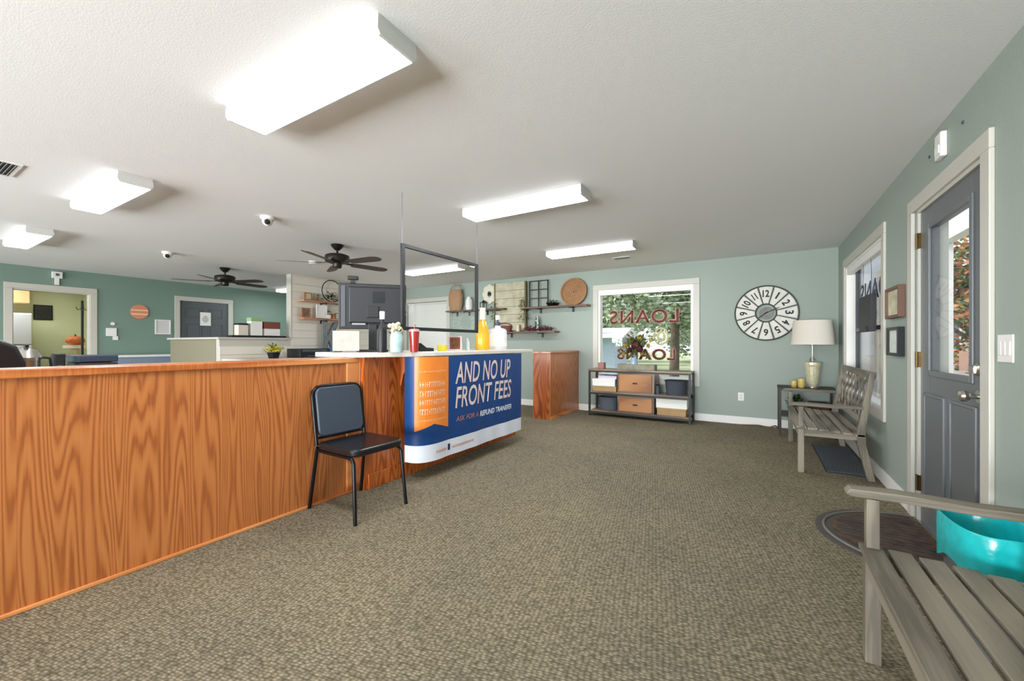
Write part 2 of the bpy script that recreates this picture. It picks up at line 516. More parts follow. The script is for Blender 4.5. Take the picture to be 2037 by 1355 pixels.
def win_text(s, x_left, x_right, z0, z1, name, label):
    # seen from inside the word runs right to left
    w_, h_ = x_right-x_left, z1-z0
    t = thing(name, label, 'window lettering', ((x_left+x_right)/2, YB+.066, z0))
    g = place(lettering(s, w_, h_, bold=.045, space=1.12), lambda u, v: (w_/2-u, 0, v)); solid(g, (0, .0015, 0))
    obj('outline', g, M_cream, t)
    g = place(lettering(s, w_*.985, h_*.95, bold=.012, space=1.14), lambda u, v: (w_/2-u-w_*.0075, -.0015, v+h_*.025)); solid(g, (0, .001, 0))
    obj('letters', g, M_red, t)
win_text('LOANS', -2.19, -1.065, 1.505, 1.735, 'window_lettering', 'large maroon LOANS lettering, reversed, high on the back window')
win_text('LOANS', -2.06, -1.115, .905, 1.09, 'window_lettering', 'smaller maroon LOANS lettering, reversed, low on the back window')
# round seal between them
bm = bmesh.new()
for k in range(24):
    pass
t = thing('window_seal', 'pale yellow round seal on the back window glass between the two words', 'window decal', (-1.34, YB+.066, 1.29))
bm = bmesh.new(); tube(bm, [(.105*math.cos(a), 0, .135*math.sin(a)) for a in [2*PI*i/28 for i in range(28)]], .012, 6, closed=True, flat=1)
for v in bm.verts: v.co.y *= .08
obj('ring', bm, mat('pale_yellow_vinyl', '#b5ad6e', .5), t)
bm = bmesh.new(); tube(bm, [(.05*math.cos(a), 0, .07*math.sin(a)) for a in [2*PI*i/20 for i in range(20)]], .02, 6, closed=True)
for v in bm.verts: v.co.y *= .05
obj('centre_ring', bm, mat('pale_yellow_vinyl', '#b5ad6e', .5), t)
# lettering on the right window
t = thing('window_lettering', 'dark navy reversed lettering across the right-hand window glass', 'window lettering', (XR+.094, 5.4, 1.62))
g = place(lettering('LOANS', 1.35, .21, bold=.02), lambda u, v: (0, -.72+u, v)); solid(g, (.0015, 0, 0))
obj('letters', g, M_navyv, t)

# entrance door (right wall)
D1 = sgroup('door_1')
bm = bmesh.new()
box(bm, XR-.02, XR, 2.667, 2.757, 0, 2.05); box(bm, XR-.02, XR, 3.749, 3.839, 0, 2.05); box(bm, XR-.02, XR, 2.667, 3.839, 2.05, 2.14)
box(bm, XR-.012, XR, 2.69, 2.735, 0, 2.05)
struct('casing', bm, M_trim, D1, bevel=.004)
bm = bmesh.new()
box(bm, XR-.004, XR+T, 2.745, 2.768, 0, 2.05); box(bm, XR-.004, XR+T, 3.677, 3.70, 0, 2.05); box(bm, XR-.004, XR+T, 2.768, 3.677, 2.027, 2.05)
struct('jamb', bm, M_trim, D1)
bm = bmesh.new()
DX0, DX1 = XR+.008, XR+.052
ya, yb = 2.772, 3.673
g0, g1, gz0, gz1 = 2.925, 3.50, 1.0, 1.89
box(bm, DX0, DX1, ya, g0, .012, 2.022); box(bm, DX0, DX1, g1, yb, .012, 2.022)
box(bm, DX0, DX1, g0, g1, .012, gz0); box(bm, DX0, DX1, g0, g1, gz1, 2.022)
leaf = struct('door_leaf', bm, M_door, D1, bevel=.002)
bm = bmesh.new()   # glazing bead
for a in ((g0-.03, g0+.006, gz0-.03, gz1+.03), (g1-.006, g1+.03, gz0-.03, gz1+.03)): box(bm, DX0-.01, DX0+.003, *a)
box(bm, DX0-.01, DX0+.003, g0+.006, g1-.006, gz0-.03, gz0+.006); box(bm, DX0-.01, DX0+.003, g0+.006, g1-.006, gz1-.006, gz1+.03)
struct('glazing_frame', bm, M_door, D1, bevel=.005)
struct('glass_pane', bx(DX0+.004, DX0+.008, g0, g1, gz0, gz1), M_glass, D1)
for yc in (3.02, 3.425):     # two raised lower panels
    bm = bmesh.new()
    box(bm, DX0-.004, DX0+.01, yc-.145, yc+.145, .2, .84)
    for q in ((yc-.165, yc-.145, .18, .86), (yc+.145, yc+.165, .18, .86)): box(bm, DX0-.012, DX0+.006, *q)
    box(bm, DX0-.012, DX0+.006, yc-.145, yc+.145, .84, .86); box(bm, DX0-.012, DX0+.006, yc-.145, yc+.145, .18, .2)
    struct('lower_panel', bm, M_door, D1, bevel=.006)
for zz in (1.846, 1.067, .256):
    bm = bmesh.new(); box(bm, XR-.006, XR+.01, 3.665, 3.70, zz-.05, zz+.05)
    tube(bm, [(XR-.008, 3.682, zz-.052), (XR-.008, 3.682, zz+.052)], .007, 8)
    struct('hinge', bm, M_brass, D1)
bm = bmesh.new()
tube(bm, [(DX0+.002, 2.835, .915), (DX0-.008, 2.835, .915)], .033, 20)
tube(bm, [(DX0-.008, 2.835, .915), (DX0-.045, 2.835, .915)], .012, 12)
tube(bm, [(DX0-.035, 2.835, .915), (DX0-.045, 2.835, .915), (DX0-.058, 2.835, .915), (DX0-.07, 2.835, .915), (DX0-.075, 2.835, .915)], [.016, .025, .029, .024, .012], 18)
struct('door_knob', bm, M_nickel, D1, smooth=True)
bm = bmesh.new()
tube(bm, [(DX0+.002, 2.835, 1.045), (DX0-.012, 2.835, 1.045), (DX0-.02, 2.835, 1.045)], [.032, .031, .022], 20)
box(bm, DX0-.04, DX0-.018, 2.83, 2.84, 1.028, 1.062)
struct('deadbolt', bm, M_nickel, D1, smooth=True)
struct('threshold', bx(XR-.01, XR+T+.02, 2.745, 3.70, 0, .012), M_nickel, D1)
t = tag(obj('notice_sticker', bx(DX0+.0025, DX0+.0038, 2.975, 3.085, 1.03, 1.13), mat('pink_paper', '#d9b3a2', .7)), 'small square pale pink sticker low on the entrance door glass', 'sticker')

# left wall doorway and grey panel door
D2 = sgroup('door_2')
casing_x(D2, XL, 1.35, 2.413, 0, 2.155, .09, sill=False, d=-.02)
bm = bmesh.new()
box(bm, XL-T, XL+.003, 1.43, 1.45, 0, 2.06); box(bm, XL-T, XL+.003, 2.315, 2.335, 0, 2.06); box(bm, XL-T, XL+.003, 1.45, 2.315, 2.045, 2.065)
struct('jamb', bm, M_trim, D2)
D3 = sgroup('door_3')
casing_x(D3, XL, 3.551, 4.63, 0, 2.155, .09, sill=False, d=-.02)
bm = bmesh.new()
box(bm, XL-.06, XL-.02, 3.64, 4.54, .01, 2.06)
leaf = struct('door_leaf', bm, M_door2, D3)
for (a, b_) in ((3.74, 4.02), (4.16, 4.44)):
    for (za, zb) in ((.2, .82), (.95, 1.6), (1.72, 1.93)):
        bm = bmesh.new()
        box(bm, XL-.022, XL-.014, a+.03, b_-.03, za+.03, zb-.03)
        for q in ((a, a+.02, za, zb), (b_-.02, b_, za, zb)): box(bm, XL-.022, XL-.008, *q)
        box(bm, XL-.022, XL-.008, a+.02, b_-.02, za, za+.02); box(bm, XL-.022, XL-.008, a+.02, b_-.02, zb-.02, zb)
        struct('raised_panel', bm, M_door2, D3, bevel=.003)
t = thing('paper_notice', 'white paper notice taped to the dark grey panel door', 'notice', (XL-.007, 4.1, 1.56))
obj('sheet', bx(-.001, 0, -.1, .1, 0, .285), M_paper, t)
bm = bmesh.new()
for i, w_ in enumerate((.05, .09, .12, .12, .10, .06)):
    box(bm, 0, .0008, -w_/2, w_/2, .2-i*.026, .212-i*.026)
obj('printed_lines', bm, mat('grey_ink', '#77787a', .7), t)

# room beyond the open doorway
M_lime = mat('yellow_green_paint', '#d6dab0', .6)
struct('wall_kitchen_back', bx(XL-T-2.14, XL-T-2.0, -.4, 3.6, 0, H), M_lime)
struct('wall_kitchen_near', bx(XL-T-2.0, XL-T, -.54, -.4, 0, H), M_lime)
struct('wall_kitchen_far', bx(XL-T-2.0, XL-T, 2.72, 2.86, 0, H), M_lime)

# ---------------------------------------------------------------- ceiling fixtures
M_diff = emit('light_diffuser', '#f8faff', DIFF_E)
M_dside = emit('light_diffuser_side', '#f8faff', .6)
M_fixend = mat('fixture_white_metal', '#cfcfcc', .5)
def make_light(label, loc):
    t = thing('ceiling_light', label, 'ceiling light', loc, 0, 'white wraparound ceiling lights')
    bm = bmesh.new(); box(bm, -.59, .59, -.102, .102, -.022, 0)
    obj('housing', bm, M_fixend, t, bevel=.003)
    bm = bmesh.new()
    box(bm, -.574, .574, -.092, .092, -.0765, -.0755)
    obj('diffuser', bm, M_diff, t)
    bm = bmesh.new()
    prism(bm, [(-.097, -.022), (-.1, -.062), (-.092, -.0755), (.092, -.0755), (.1, -.062), (.097, -.022)], lambda u, v, h: (h, u, v), -.578, .578)
    obj('diffuser_side', bm, M_dside, t)
    for s in (-1, 1):
        bm = bmesh.new()
        prism(bm, [(-.104, -.02), (-.105, -.06), (-.092, -.078), (.092, -.078), (.105, -.06), (.104, -.02)], lambda u, v, h: (h, u, v), s*.578, s*.592)
        obj('end_cap', bm, M_fixend, t, bevel=.002)
    return t
L0 = make_light('long ceiling light, largest and nearest the camera, above the oak counter', (-1.835, 1.17, H))
for loc, lab in (((-1.79, 3.14, H), 'long ceiling light over the banner and hanging glass screen'),
                 ((-1.90, 5.12, H), 'farthest ceiling light on the right, near the back window'),
                 ((-4.60, 1.16, H), 'ceiling light at left, second from the left edge, beyond the counter'),
                 ((-7.30, 1.14, H), 'small far ceiling light at the left edge of the picture'),
                 ((-4.62, 5.13, H), 'distant ceiling light seen through the hanging glass screen'),
                 ((-8.9, 5.3, H), 'ceiling light in the area behind the shiplap wall'),
                 ((-11.4, 1.3, H), 'unseen ceiling light added to brighten the small room beyond the open doorway')):  # extra fixture out of view, added to light the small room
    dup(L0, loc, PI/2 if loc[0] < -11 else 0, lab)

# fans
def make_fan(label, loc, ang):
    t = thing('ceiling_fan', label, 'ceiling fan', loc, 0, 'dark bronze ceiling fans')
    obj('canopy', lt([(.0, 0), (.075, 0), (.078, -.012), (.06, -.04), (.03, -.07), (.018, -.075)], n=28), M_bronze, t, smooth=True)
    obj('downrod', tb([(0, 0, -.06), (0, 0, -.13)], .013), M_bronze, t, smooth=True)
    obj('motor', lt([(.02, -.12), (.10, -.125), (.142, -.14), (.148, -.155), (.148, -.2), (.14, -.222), (.09, -.24), (.055, -.245)], n=36), M_bronze, t, smooth=True)
    obj('switch_cup', lt([(.055, -.24), (.055, -.285), (.045, -.30), (.0, -.305)], n=24), M_bronze, t, smooth=True)
    Mb = wood('fan_blade_wood', '#2a1d14', '#3a291d', '#46342a', rings=4, axis='x')
    for k in range(5):
        a = math.radians(ang+72*k)
        R = Matrix.Rotation(a, 4, 'Z') @ Matrix.Translation((0, 0, -.235)) @ Matrix.Rotation(math.radians(-12), 4, 'X')
        bm = bmesh.new()
        out = [(.2, -.052), (.24, -.06), (.6, -.07), (.66, -.06), (.70, -.035), (.71, 0), (.70, .035), (.66, .06), (.6, .07), (.24, .06), (.2, .052)]
        prism(bm, out, lambda u, v, h: R @ Vector((u, v, h)), -.003, .003)
        bl = obj('blade', bm, Mb, t, bevel=.001)
        bm = bmesh.new()
        prism(bm, [(.09, -.018), (.2, -.03), (.26, -.012), (.26, .012), (.2, .03), (.09, .018)], lambda u, v, h: R @ Vector((u, v, h)), .003, .009)
        obj('blade_iron', bm, M_bronze, bl)
    return t
make_fan('dark ceiling fan above the computer monitor, the nearer of two', (-4.618, 3.31, H), 79)
make_fan('dark ceiling fan farther left, in front of the grey panel door', (-7.64, 3.35, H), 94)

# dome cameras, smoke detector, vents
def dome(label, loc, rz):
    t = thing('dome_camera', label, 'security camera', loc, rz, 'white dome cameras on the ceiling')
    obj('base', lt([(.0, 0), (.062, 0), (.064, -.02), (.058, -.03), (.0, -.032)], n=28), M_white, t, smooth=True)
    bm = bmesh.new(); blob(bm, (0, 0, -.045), .048, 3)
    obj('ball', bm, M_white, t, smooth=True)
    bm = bmesh.new(); tube(bm, [(.02, 0, -.052), (.046, 0, -.063), (.05, 0, -.065)], [.03, .026, .02], 18)
    obj('lens', bm, M_blackp, t, smooth=True)
    return t
dome('white dome camera nearer the middle of the ceiling, left of the glass screen', (-4.20, 2.22, H), math.radians(-30))
dome('white dome camera farther left on the ceiling', (-7.0, 2.36, H), math.radians(-25))
tag(obj('smoke_detector', lt([(.0, 0), (.06, 0), (.062, -.018), (.05, -.035), (.02, -.04), (.0, -.04)], c=(-5.88, 3.79, H), n=28), M_white, smooth=True), 'round white smoke detector on the ceiling left of the nearer fan', 'smoke detector')
def vent(label, x, y, lx, ly):
    t = thing('ceiling_vent', label, 'ceiling vent', (x, y, H), 0, 'ceiling air vents')
    bm = bmesh.new()
    box(bm, -lx, lx, -ly, -ly+.02, -.008, 0); box(bm, -lx, lx, ly-.02, ly, -.008, 0)
    box(bm, -lx, -lx+.02, -ly+.02, ly-.02, -.008, 0); box(bm, lx-.02, lx, -ly+.02, ly-.02, -.008, 0)
    obj('frame', bm, M_white, t)
    bm = bmesh.new()
    k = -ly+.035
    while k < ly-.02:
        Mx = Matrix.Translation((0, k, -.006)) @ Matrix.Rotation(math.radians(40), 4, 'X')
        box(bm, -lx+.02, lx-.02, -.008, .008, -.001, .001, Mx); k += .02
    obj('louvres', bm, mat('vent_grey', '#8d8e8e', .5), t)
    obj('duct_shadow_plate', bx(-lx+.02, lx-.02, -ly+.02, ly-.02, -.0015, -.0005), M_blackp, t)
vent('ceiling vent cut by the left edge of the picture', -4.66, .60, .19, .08)
vent('small far ceiling vent near the back window', -1.72, 5.98, .13, .07)

# ---------------------------------------------------------------- counters
t = thing('oak_counter', 'long orange oak front counter running from the left edge to the laminate top', 'counter', (-2.75, .4, 0))
obj('front_panel', bx(-.02, 0, -3.6, 1.765, 0, 1.02), M_oak, t)
obj('top_rail', bx(-.2, .018, -3.6, 1.765, 1.02, 1.06), M_oak_trim, t, bevel=.006)
obj('back_panel', bx(-.18, -.16, -3.6, 1.765, 0, 1.02), M_oak_dark, t)
obj('base_moulding', bx(0, .014, -3.6, 1.765, 0, .02), M_oak_trim, t, bevel=.005)
obj('end_post', bx(-.2, .012, 1.65, 1.765, .02, 1.02), M_oak_trim, t, bevel=.004)

M_lam = mat('white_laminate', '#d9d2c9', .3, var=.05, vscale=50)
t = thing('service_desk', 'middle service desk with a pale laminate top behind the blue banner', 'desk', (-2.72, 3.3, 0))
obj('front_panel', bx(-.02, .03, -1.13, 1.2, 0, 1.06), M_oak_dark, t)
obj('end_panel', bx(-.42, -.02, 1.18, 1.2, 0, 1.06), M_oak_dark, t)
obj('base_rail', bx(.03, .05, -1.1, 1.205, 0, .12), M_oak_dark, t, bevel=.004)
bm = bmesh.new()
out = [(-.48, -1.22), (-.06, -1.22), (.05, -1.16), (.22, -.82), (.27, -.72), (.3, -.6), (.3, 1.22), (.27, 1.27), (.2, 1.29), (-.48, 1.29)]
prism(bm, out, lambda u, v, h: (u, v, h), 1.06, 1.10)
obj('laminate_top', bm, M_lam, t, bevel=.006)
for yy in (-.72, .0, .72):
    bm = bmesh.new()
    prism(bm, [(0, 1.06), (.2, 1.06), (.19, 1.02), (.12, .97), (.06, .9), (.035, .8), (0, .78)], lambda u, v, h: (u, h, v), yy-.025, yy+.025)
    obj('corbel', bm, M_oak_dark, t, bevel=.003)

t = thing('oak_end_counter', 'short oak counter wing standing against the back wall beside the console table', 'counter', (-2.72, 6.22, 0))
obj('side_panel', bx(-.02, 0, -.58, .56, 0, 1.02), M_oak, t)
obj('end_panel', bx(-.30, -.02, -.58, -.56, 0, 1.02), M_oak_dark, t)
obj('back_panel', bx(-.30, -.28, -.56, .56, 0, 1.02), M_oak_dark, t)
obj('top_cap', bx(-.31, .015, -.595, .56, 1.02, 1.05), M_oak_trim, t, bevel=.005)
obj('base_moulding', bx(0, .012, -.58, .56, 0, .05), M_oak_trim, t, bevel=.004)

# ---------------------------------------------------------------- banner
# path of the cloth in plan (x, y), then arc-length parametrised
BP = [(-2.60, 2.52), (-2.55, 2.525), (-2.505, 2.535), (-2.465, 2.555), (-2.435, 2.59), (-2.415, 2.64), (-2.405, 2.70)]
BP += [(-2.402, 2.75+.09*i) for i in range(17)]
BL = [0]
for a, b_ in zip(BP, BP[1:]): BL.append(BL[-1]+math.dist(a, b_))
def bpt(s, z, off=0):
    s = max(0, min(BL[-1]-1e-6, s))
    i = max(k for k in range(len(BL)-1) if BL[k] <= s)
    f = (s-BL[i])/(BL[i+1]-BL[i])
    a, b_ = BP[i], BP[i+1]
    x, y = a[0]+(b_[0]-a[0])*f, a[1]+(b_[1]-a[1])*f
    n = Vector((b_[1]-a[1], -(b_[0]-a[0]))).normalized()
    rip = .006*math.sin(9*s+2*z)*(1.06-z)+.003*math.sin(23*s)*(1.06-z)
    return Vector((x+n.x*(rip+off), y+n.y*(rip+off), z))
def s_of_y(y):
    for i in range(len(BP)-1):
        if BP[i][1] <= y <= BP[i+1][1]: return BL[i]+(y-BP[i][1])/(BP[i+1][1]-BP[i][1])*(BL[i+1]-BL[i])
    return BL[-1]
S1 = BL[-1]
def cloth(s0, s1, zlo, zhi, off, ns, nz, th=.0006):
    """zlo/zhi may be functions of s"""
    bm = bmesh.new()
    fl = zlo if callable(zlo) else (lambda s: zlo)
    fh = zhi if callable(zhi) else (lambda s: zhi)
    gr = [[[bm.verts.new(bpt(s0+(s1-s0)*i/ns, fl(s0+(s1-s0)*i/ns)+(fh(s0+(s1-s0)*i/ns)-fl(s0+(s1-s0)*i/ns))*j/nz, off+k*th)) for j in range(nz+1)] for i in range(ns+1)] for k in range(2)]
    for k in range(2):
        for i in range(ns):
            for j in range(nz):
                bm.faces.new((gr[k][i][j], gr[k][i+1][j], gr[k][i+1][j+1], gr[k][i][j+1]))
    for i in range(ns):
        for j in (0, nz): bm.faces.new((gr[0][i][j], gr[0][i+1][j], gr[1][i+1][j], gr[1][i][j]))
    for j in range(nz):
        for i in (0, ns): bm.faces.new((gr[0][i][j], gr[0][i][j+1], gr[1][i][j+1], gr[1][i][j]))
    return bm
M_blue = mat('royal_blue_vinyl', '#0c3f7c', .4, var=.06, vscale=4)
M_orange = mat('orange_vinyl', '#e8842f', .4, var=.05)
M_bwhite = mat('banner_white_vinyl', '#dfe3ee', .4)
M_btext = mat('banner_text_vinyl', '#dcc8c2', .4)
M_bpink = mat('banner_salmon_vinyl', '#c9826a', .4)
ban = thing('advertising_banner', 'blue and orange advertising banner hanging from the pale laminate desk top', 'banner', (0, 0, 0))
obj('blue_field', cloth(0, S1, .30, 1.058, 0, 70, 14), M_blue, ban, smooth=True)
obj('white_border', cloth(0, S1, .155, .30, 0, 70, 4), M_bwhite, ban, smooth=True)
r0, r1 = .10, s_of_y(2.86)
rm = (r0+r1)/2
obj('orange_ribbon', cloth(r0, r1, lambda s: .42+.055*(1-abs(s-rm)/(rm-r0)), 1.057, .002, 20, 12), M_orange, ban, smooth=True)
sa = s_of_y(2.955)
def btext(txt, z0, z1, s0, s1, m, name='lettering', bold=.03, shear=.2):
    g = lettering(txt, s1-s0, z1-z0, shear=shear, bold=bold)
    bmesh.ops.triangulate(g, faces=g.faces)
    place(g, lambda u, v: bpt(s0+u, z0+v, .0035)); 
    obj(name, g, m, ban)
btext('AND NO UP', .795, 1.0, sa+.0, sa+.98, M_btext, bold=.012)
btext('FRONT FEES', .57, .77, sa+.0, sa+1.0, M_btext, bold=.012)
btext('ASK FOR A', .445, .492, sa+.01, sa+.36, M_bpink, bold=.0)
btext('REFUND TRANSFER', .437, .492, sa+.39, sa+1.0, M_bwhite, bold=.03)
# faded small print on the ribbon and border: rows of short strokes
rs = random.Random(3)
bm = bmesh.new()
for zc, hh in ((.93, .012), (.82, .045), (.74, .05), (.665, .045), (.585, .05), (.51, .012)):
    s = r0+.045
    while s < r1-.05:
        w_ = rs.uniform(.008, .016)
        for (a0, a1, q0, q1) in ((s, s+w_*.4, zc-hh/2, zc+hh/2), (s+w_*.4, s+w_, zc+hh/2-hh*.22, zc+hh/2) if rs.random() < .6 else (s+w_*.4, s+w_, zc-hh*.1, zc+hh*.12)):
            bm.faces.new([bm.verts.new(bpt(a, q, .0045)) for a, q in ((a0, q0), (a1, q0), (a1, q1), (a0, q1))])
        s += w_+.008
obj('ribbon_print', bm, mat('pale_print', '#ecc9b0', .5), ban)
bm = bmesh.new()
for s0_, n_ in ((.30, 9), (.52, 20)):
    s = s0_
    for i in range(n_):
        bm.faces.new([bm.verts.new(bpt(a, q, .003)) for a, q in ((s, .215), (s+.01, .215), (s+.01, .238), (s, .238))]); s += .016
obj('border_print', bm, mat('faint_print', '#d8a98e', .5), ban)
bm = bmesh.new()
bm.faces.new([bm.verts.new(bpt(a, q, .003)) for a, q in ((.46, .205), (.49, .205), (.49, .262), (.46, .262))])
obj('border_mark', bm, mat('dark_blue_mark', '#1c2d5a', .5), ban)

# ---------------------------------------------------------------- hanging glass screen
t = thing('hanging_screen', 'black framed clear screen hung on wires above the service desk', 'glass screen', (-2.56, 2.98, 0))
a0, a1, z0, z1 = -.54, .545, 1.285, 2.015
bm = bmesh.new()
box(bm, -.012, .012, a0, a0+.035, z0, z1); box(bm, -.012, .012, a1-.035, a1, z0, z1)
box(bm, -.012, .012, a0+.035, a1-.035, z0, z0+.03); box(bm, -.012, .012, a0+.035, a1-.035, z1-.03, z1)
obj('frame', bm, M_blackp, t, bevel=.002)
obj('pane', bx(-.002, .002, a0+.035, a1-.035, z0+.03, z1-.03), glass_mat('screen_acrylic', (.985, .99, .99), .06, ior=1.2), t)
for yy in (a0+.01, a1-.01):
    obj('hanging_wire', tb([(0, yy, z1), (0, yy, H)], .0025, 6), mat('wire_grey', '#77777a', .4, .6), t)

# ---------------------------------------------------------------- chair at the counter
def make_chair():
    t = thing('stacking_chair', 'black padded metal chair standing against the oak counter', 'chair', (-2.455, 1.94, 0), math.radians(-1.5))
    Mf = mat('black_powder_coat', '#101113', .35, .4)
    Mv = mat('black_vinyl', '#17181b', .26, bump=.15, bscale=150)
    Mb = mat('slate_blue_vinyl', '#39434f', .42, bump=.15, bscale=150)
    W = .215
    bm = bmesh.new()
    def rr(x0, x1, y0, y1, r, n=6):
        pts = []
        for cx_, cy_, a0_ in ((x1-r, y1-r, 0), (x0+r, y1-r, 90), (x0+r, y0+r, 180), (x1-r, y0+r, 270)):
            for i in range(n+1):
                a = math.radians(a0_+90*i/n); pts.append((cx_+r*math.cos(a), cy_+r*math.sin(a)))
        return pts
    prism(bm, rr(-.2, .235, -W, W, .06), lambda u, v, h: (u, v, h+.006*math.cos(u*6)), .425, .475)
    obj('seat', bm, Mv, t, bevel=.015, smooth=True, seg=3)
    # back: leans towards the counter
    B = Matrix.Translation((-.205, 0, .47)) @ Matrix.Rotation(math.radians(-9), 4, 'Y')
    bm = bmesh.new()
    prism(bm, rr(-.185, .185, .035, .388, .05), lambda u, v, h: B @ Vector((h-.012*math.cos(u*5), u, v)), -.006, .032)
    obj('backrest', bm, Mb, t, bevel=.01, smooth=True)
    bm = bmesh.new()
    prism(bm, rr(-.18, .18, .04, .384, .05), lambda u, v, h: B @ Vector((h-.012*math.cos(u*5), u, v)), -.016, -.0062)
    obj('back_shell', bm, Mf, t)
    pts = [B @ Vector((0, -.2, -.02)), B @ Vector((0, -.2, .33)), B @ Vector((0, -.195, .36)), B @ Vector((0, -.165, .388)), B @ Vector((0, -.12, .395)),
           B @ Vector((0, .12, .395)), B @ Vector((0, .165, .388)), B @ Vector((0, .195, .36)), B @ Vector((0, .2, .33)), B @ Vector((0, .2, -.02))]
    obj('back_frame', tb(pts, .0125, 12), Mf, t, smooth=True)
    obj('lower_back_rail', tb([B @ Vector((-.004, -.2, .03)), B @ Vector((-.004, .2, .03))], .009, 10), Mf, t, smooth=True)
    for s in (-1, 1):
        obj('leg', tb([(-.19, s*.2, .44), (-.2, s*.2, .42), (-.27, s*.215, 0)], .0125, 12), Mf, t, smooth=True)
        obj('leg', tb([(.15, s*.2, .418), (.19, s*.2, .412), (.21, s*.2, .385), (.245, s*.215, 0)], .0125, 12), Mf, t, smooth=True)
        obj('seat_rail', tb([(-.2, s*.2, .418), (.16, s*.2, .418)], .011, 10), Mf, t, smooth=True)
    obj('stretcher', tb([(-.19, -.2, .416), (-.19, .2, .416)], .009, 8), Mf, t, smooth=True)
make_chair()

# ---------------------------------------------------------------- benches
def make_bench(label, loc, L=1.42):
    """faces -x; local origin mid length on floor under the front edge"""
    t = thing('wooden_bench', label, 'bench', loc, 0, 'grey slatted wooden benches')
    h = L/2
    # seat boards
    xs = [(0, .066)]+[(.083+.084*i, .083+.084*i+.065) for i in range(5)]
    for i, (a, b_) in enumerate(xs):
        obj('seat_slat', bx(a, b_, -h+.0, h-.0, .40-i*.006, .42-i*.006), M_greyw, t, bevel=.003)
    obj('front_apron', bx(.012, .034, -h+.05, h-.05, .335, .398), M_greyw, t, bevel=.002)
    for s in (-1, 1):
        y0, y1 = (s*h-s*.05, s*h) if s > 0 else (s*h, s*h-s*.05)
        obj('leg', bx(.012, .058, y0, y1, 0, .398), M_greywz, t, bevel=.003)
        obj('arm_post', bx(.016, .054, y0+.004, y1-.004, .42, .60), M_greywz, t, bevel=.003)
        # rear leg: splayed foot, kink at the seat, leaning back
        bm = bmesh.new()
        out = [(.55, 0), (.50, 0), (.43, .30), (.43, .42), (.515, .93), (.55, .93), (.485, .42), (.49, .30)]
        prism(bm, out, lambda u, v, q: (u, q, v), y0, y1)
        obj('leg', bm, M_greywz, t, bevel=.003)
        bm = bmesh.new()
        prism(bm, [(-.045, .612), (-.03, .632), (.1, .636), (.3, .628), (.47, .632), (.47, .604), (.3, .60), (.1, .606), (-.03, .603)], lambda u, v, q: (u, q, v), y0-.008, y1+.008)
        obj('armrest', bm, M_greywx, t, bevel=.004)
        obj('side_rail', bx(.058, .45, y0+.01, y1-.01, .335, .395), M_greywx, t, bevel=.002)
    # back frame and lattice, in the leaning plane
    ang = math.atan2(.085, .51)
    B = Matrix.Translation((.455, 0, .42)) @ Matrix.Rotation(ang, 4, 'Y')
    obj('top_rail', bx(.0, .03, -h+.05, h-.05, .455, .515, M=B), M_greyw, t, bevel=.004)
    obj('lower_rail', bx(.0, .03, -h+.05, h-.05, .05, .10, M=B), M_greyw, t, bevel=.004)
    zl, zh, y0, y1 = .10, .455, -h+.05, h-.05
    hh = zh-zl
    for sgn, xo in ((1, .003), (-1, .015)):
        st = y0-hh
        while st < y1:
            # diagonal from (st, zl) to (st+hh, zh) clipped to y0..y1
            a, b_ = max(st, y0), min(st+hh, y1)
            if b_-a > .03:
                za, zb = zl+(a-st), zl+(b_-st)
                ya, yb = (a, b_) if sgn > 0 else (-a, -b_)
                w_ = .0075
                bm = bmesh.new()
                prism(bm, [(ya-w_, za+w_), (ya+w_, za-w_), (yb+w_, zb-w_), (yb-w_, zb+w_)] if sgn > 0 else [(ya-w_, za-w_), (ya+w_, za+w_), (yb+w_, zb+w_), (yb-w_, zb-w_)],
                      lambda u, v, q: B @ Vector((q, u, v)), xo, xo+.012)
                obj('lattice_bar', bm, M_greywz, t)
            st += .1775*1.0
    return t
b0 = make_bench('grey slatted bench under the right-hand window, far end of the wall', (.30, 5.24, 0))
dup(b0, (.325, 1.29, 0), 0, 'grey slatted bench in the right foreground, cut by the picture corner')

# ---------------------------------------------------------------- corner: side table, lamp, clock, small things
t = thing('side_table', 'dark metal side table in the back right corner under the lamp', 'side table', (.53, 6.47, 0))
bm = bmesh.new()
for x in (-.3, .3):
    for y in (-.25, .25): pass
for x in (-.3, .275):
    for y in (-.25, .225): obj('leg', bx(x, x+.025, y, y+.025, 0, .575), M_bronze, t)
obj('table_top', bx(-.305, .305, -.255, .255, .575, .605), wood('dark_table_wood', '#231a17', '#33271f', '#44362c', axis='x', rings=5, rough=.6), t, bevel=.003)
obj('lower_shelf', bx(-.275, .275, -.225, .225, .24, .258), M_bronze, t)
for o_ in ('x',): pass

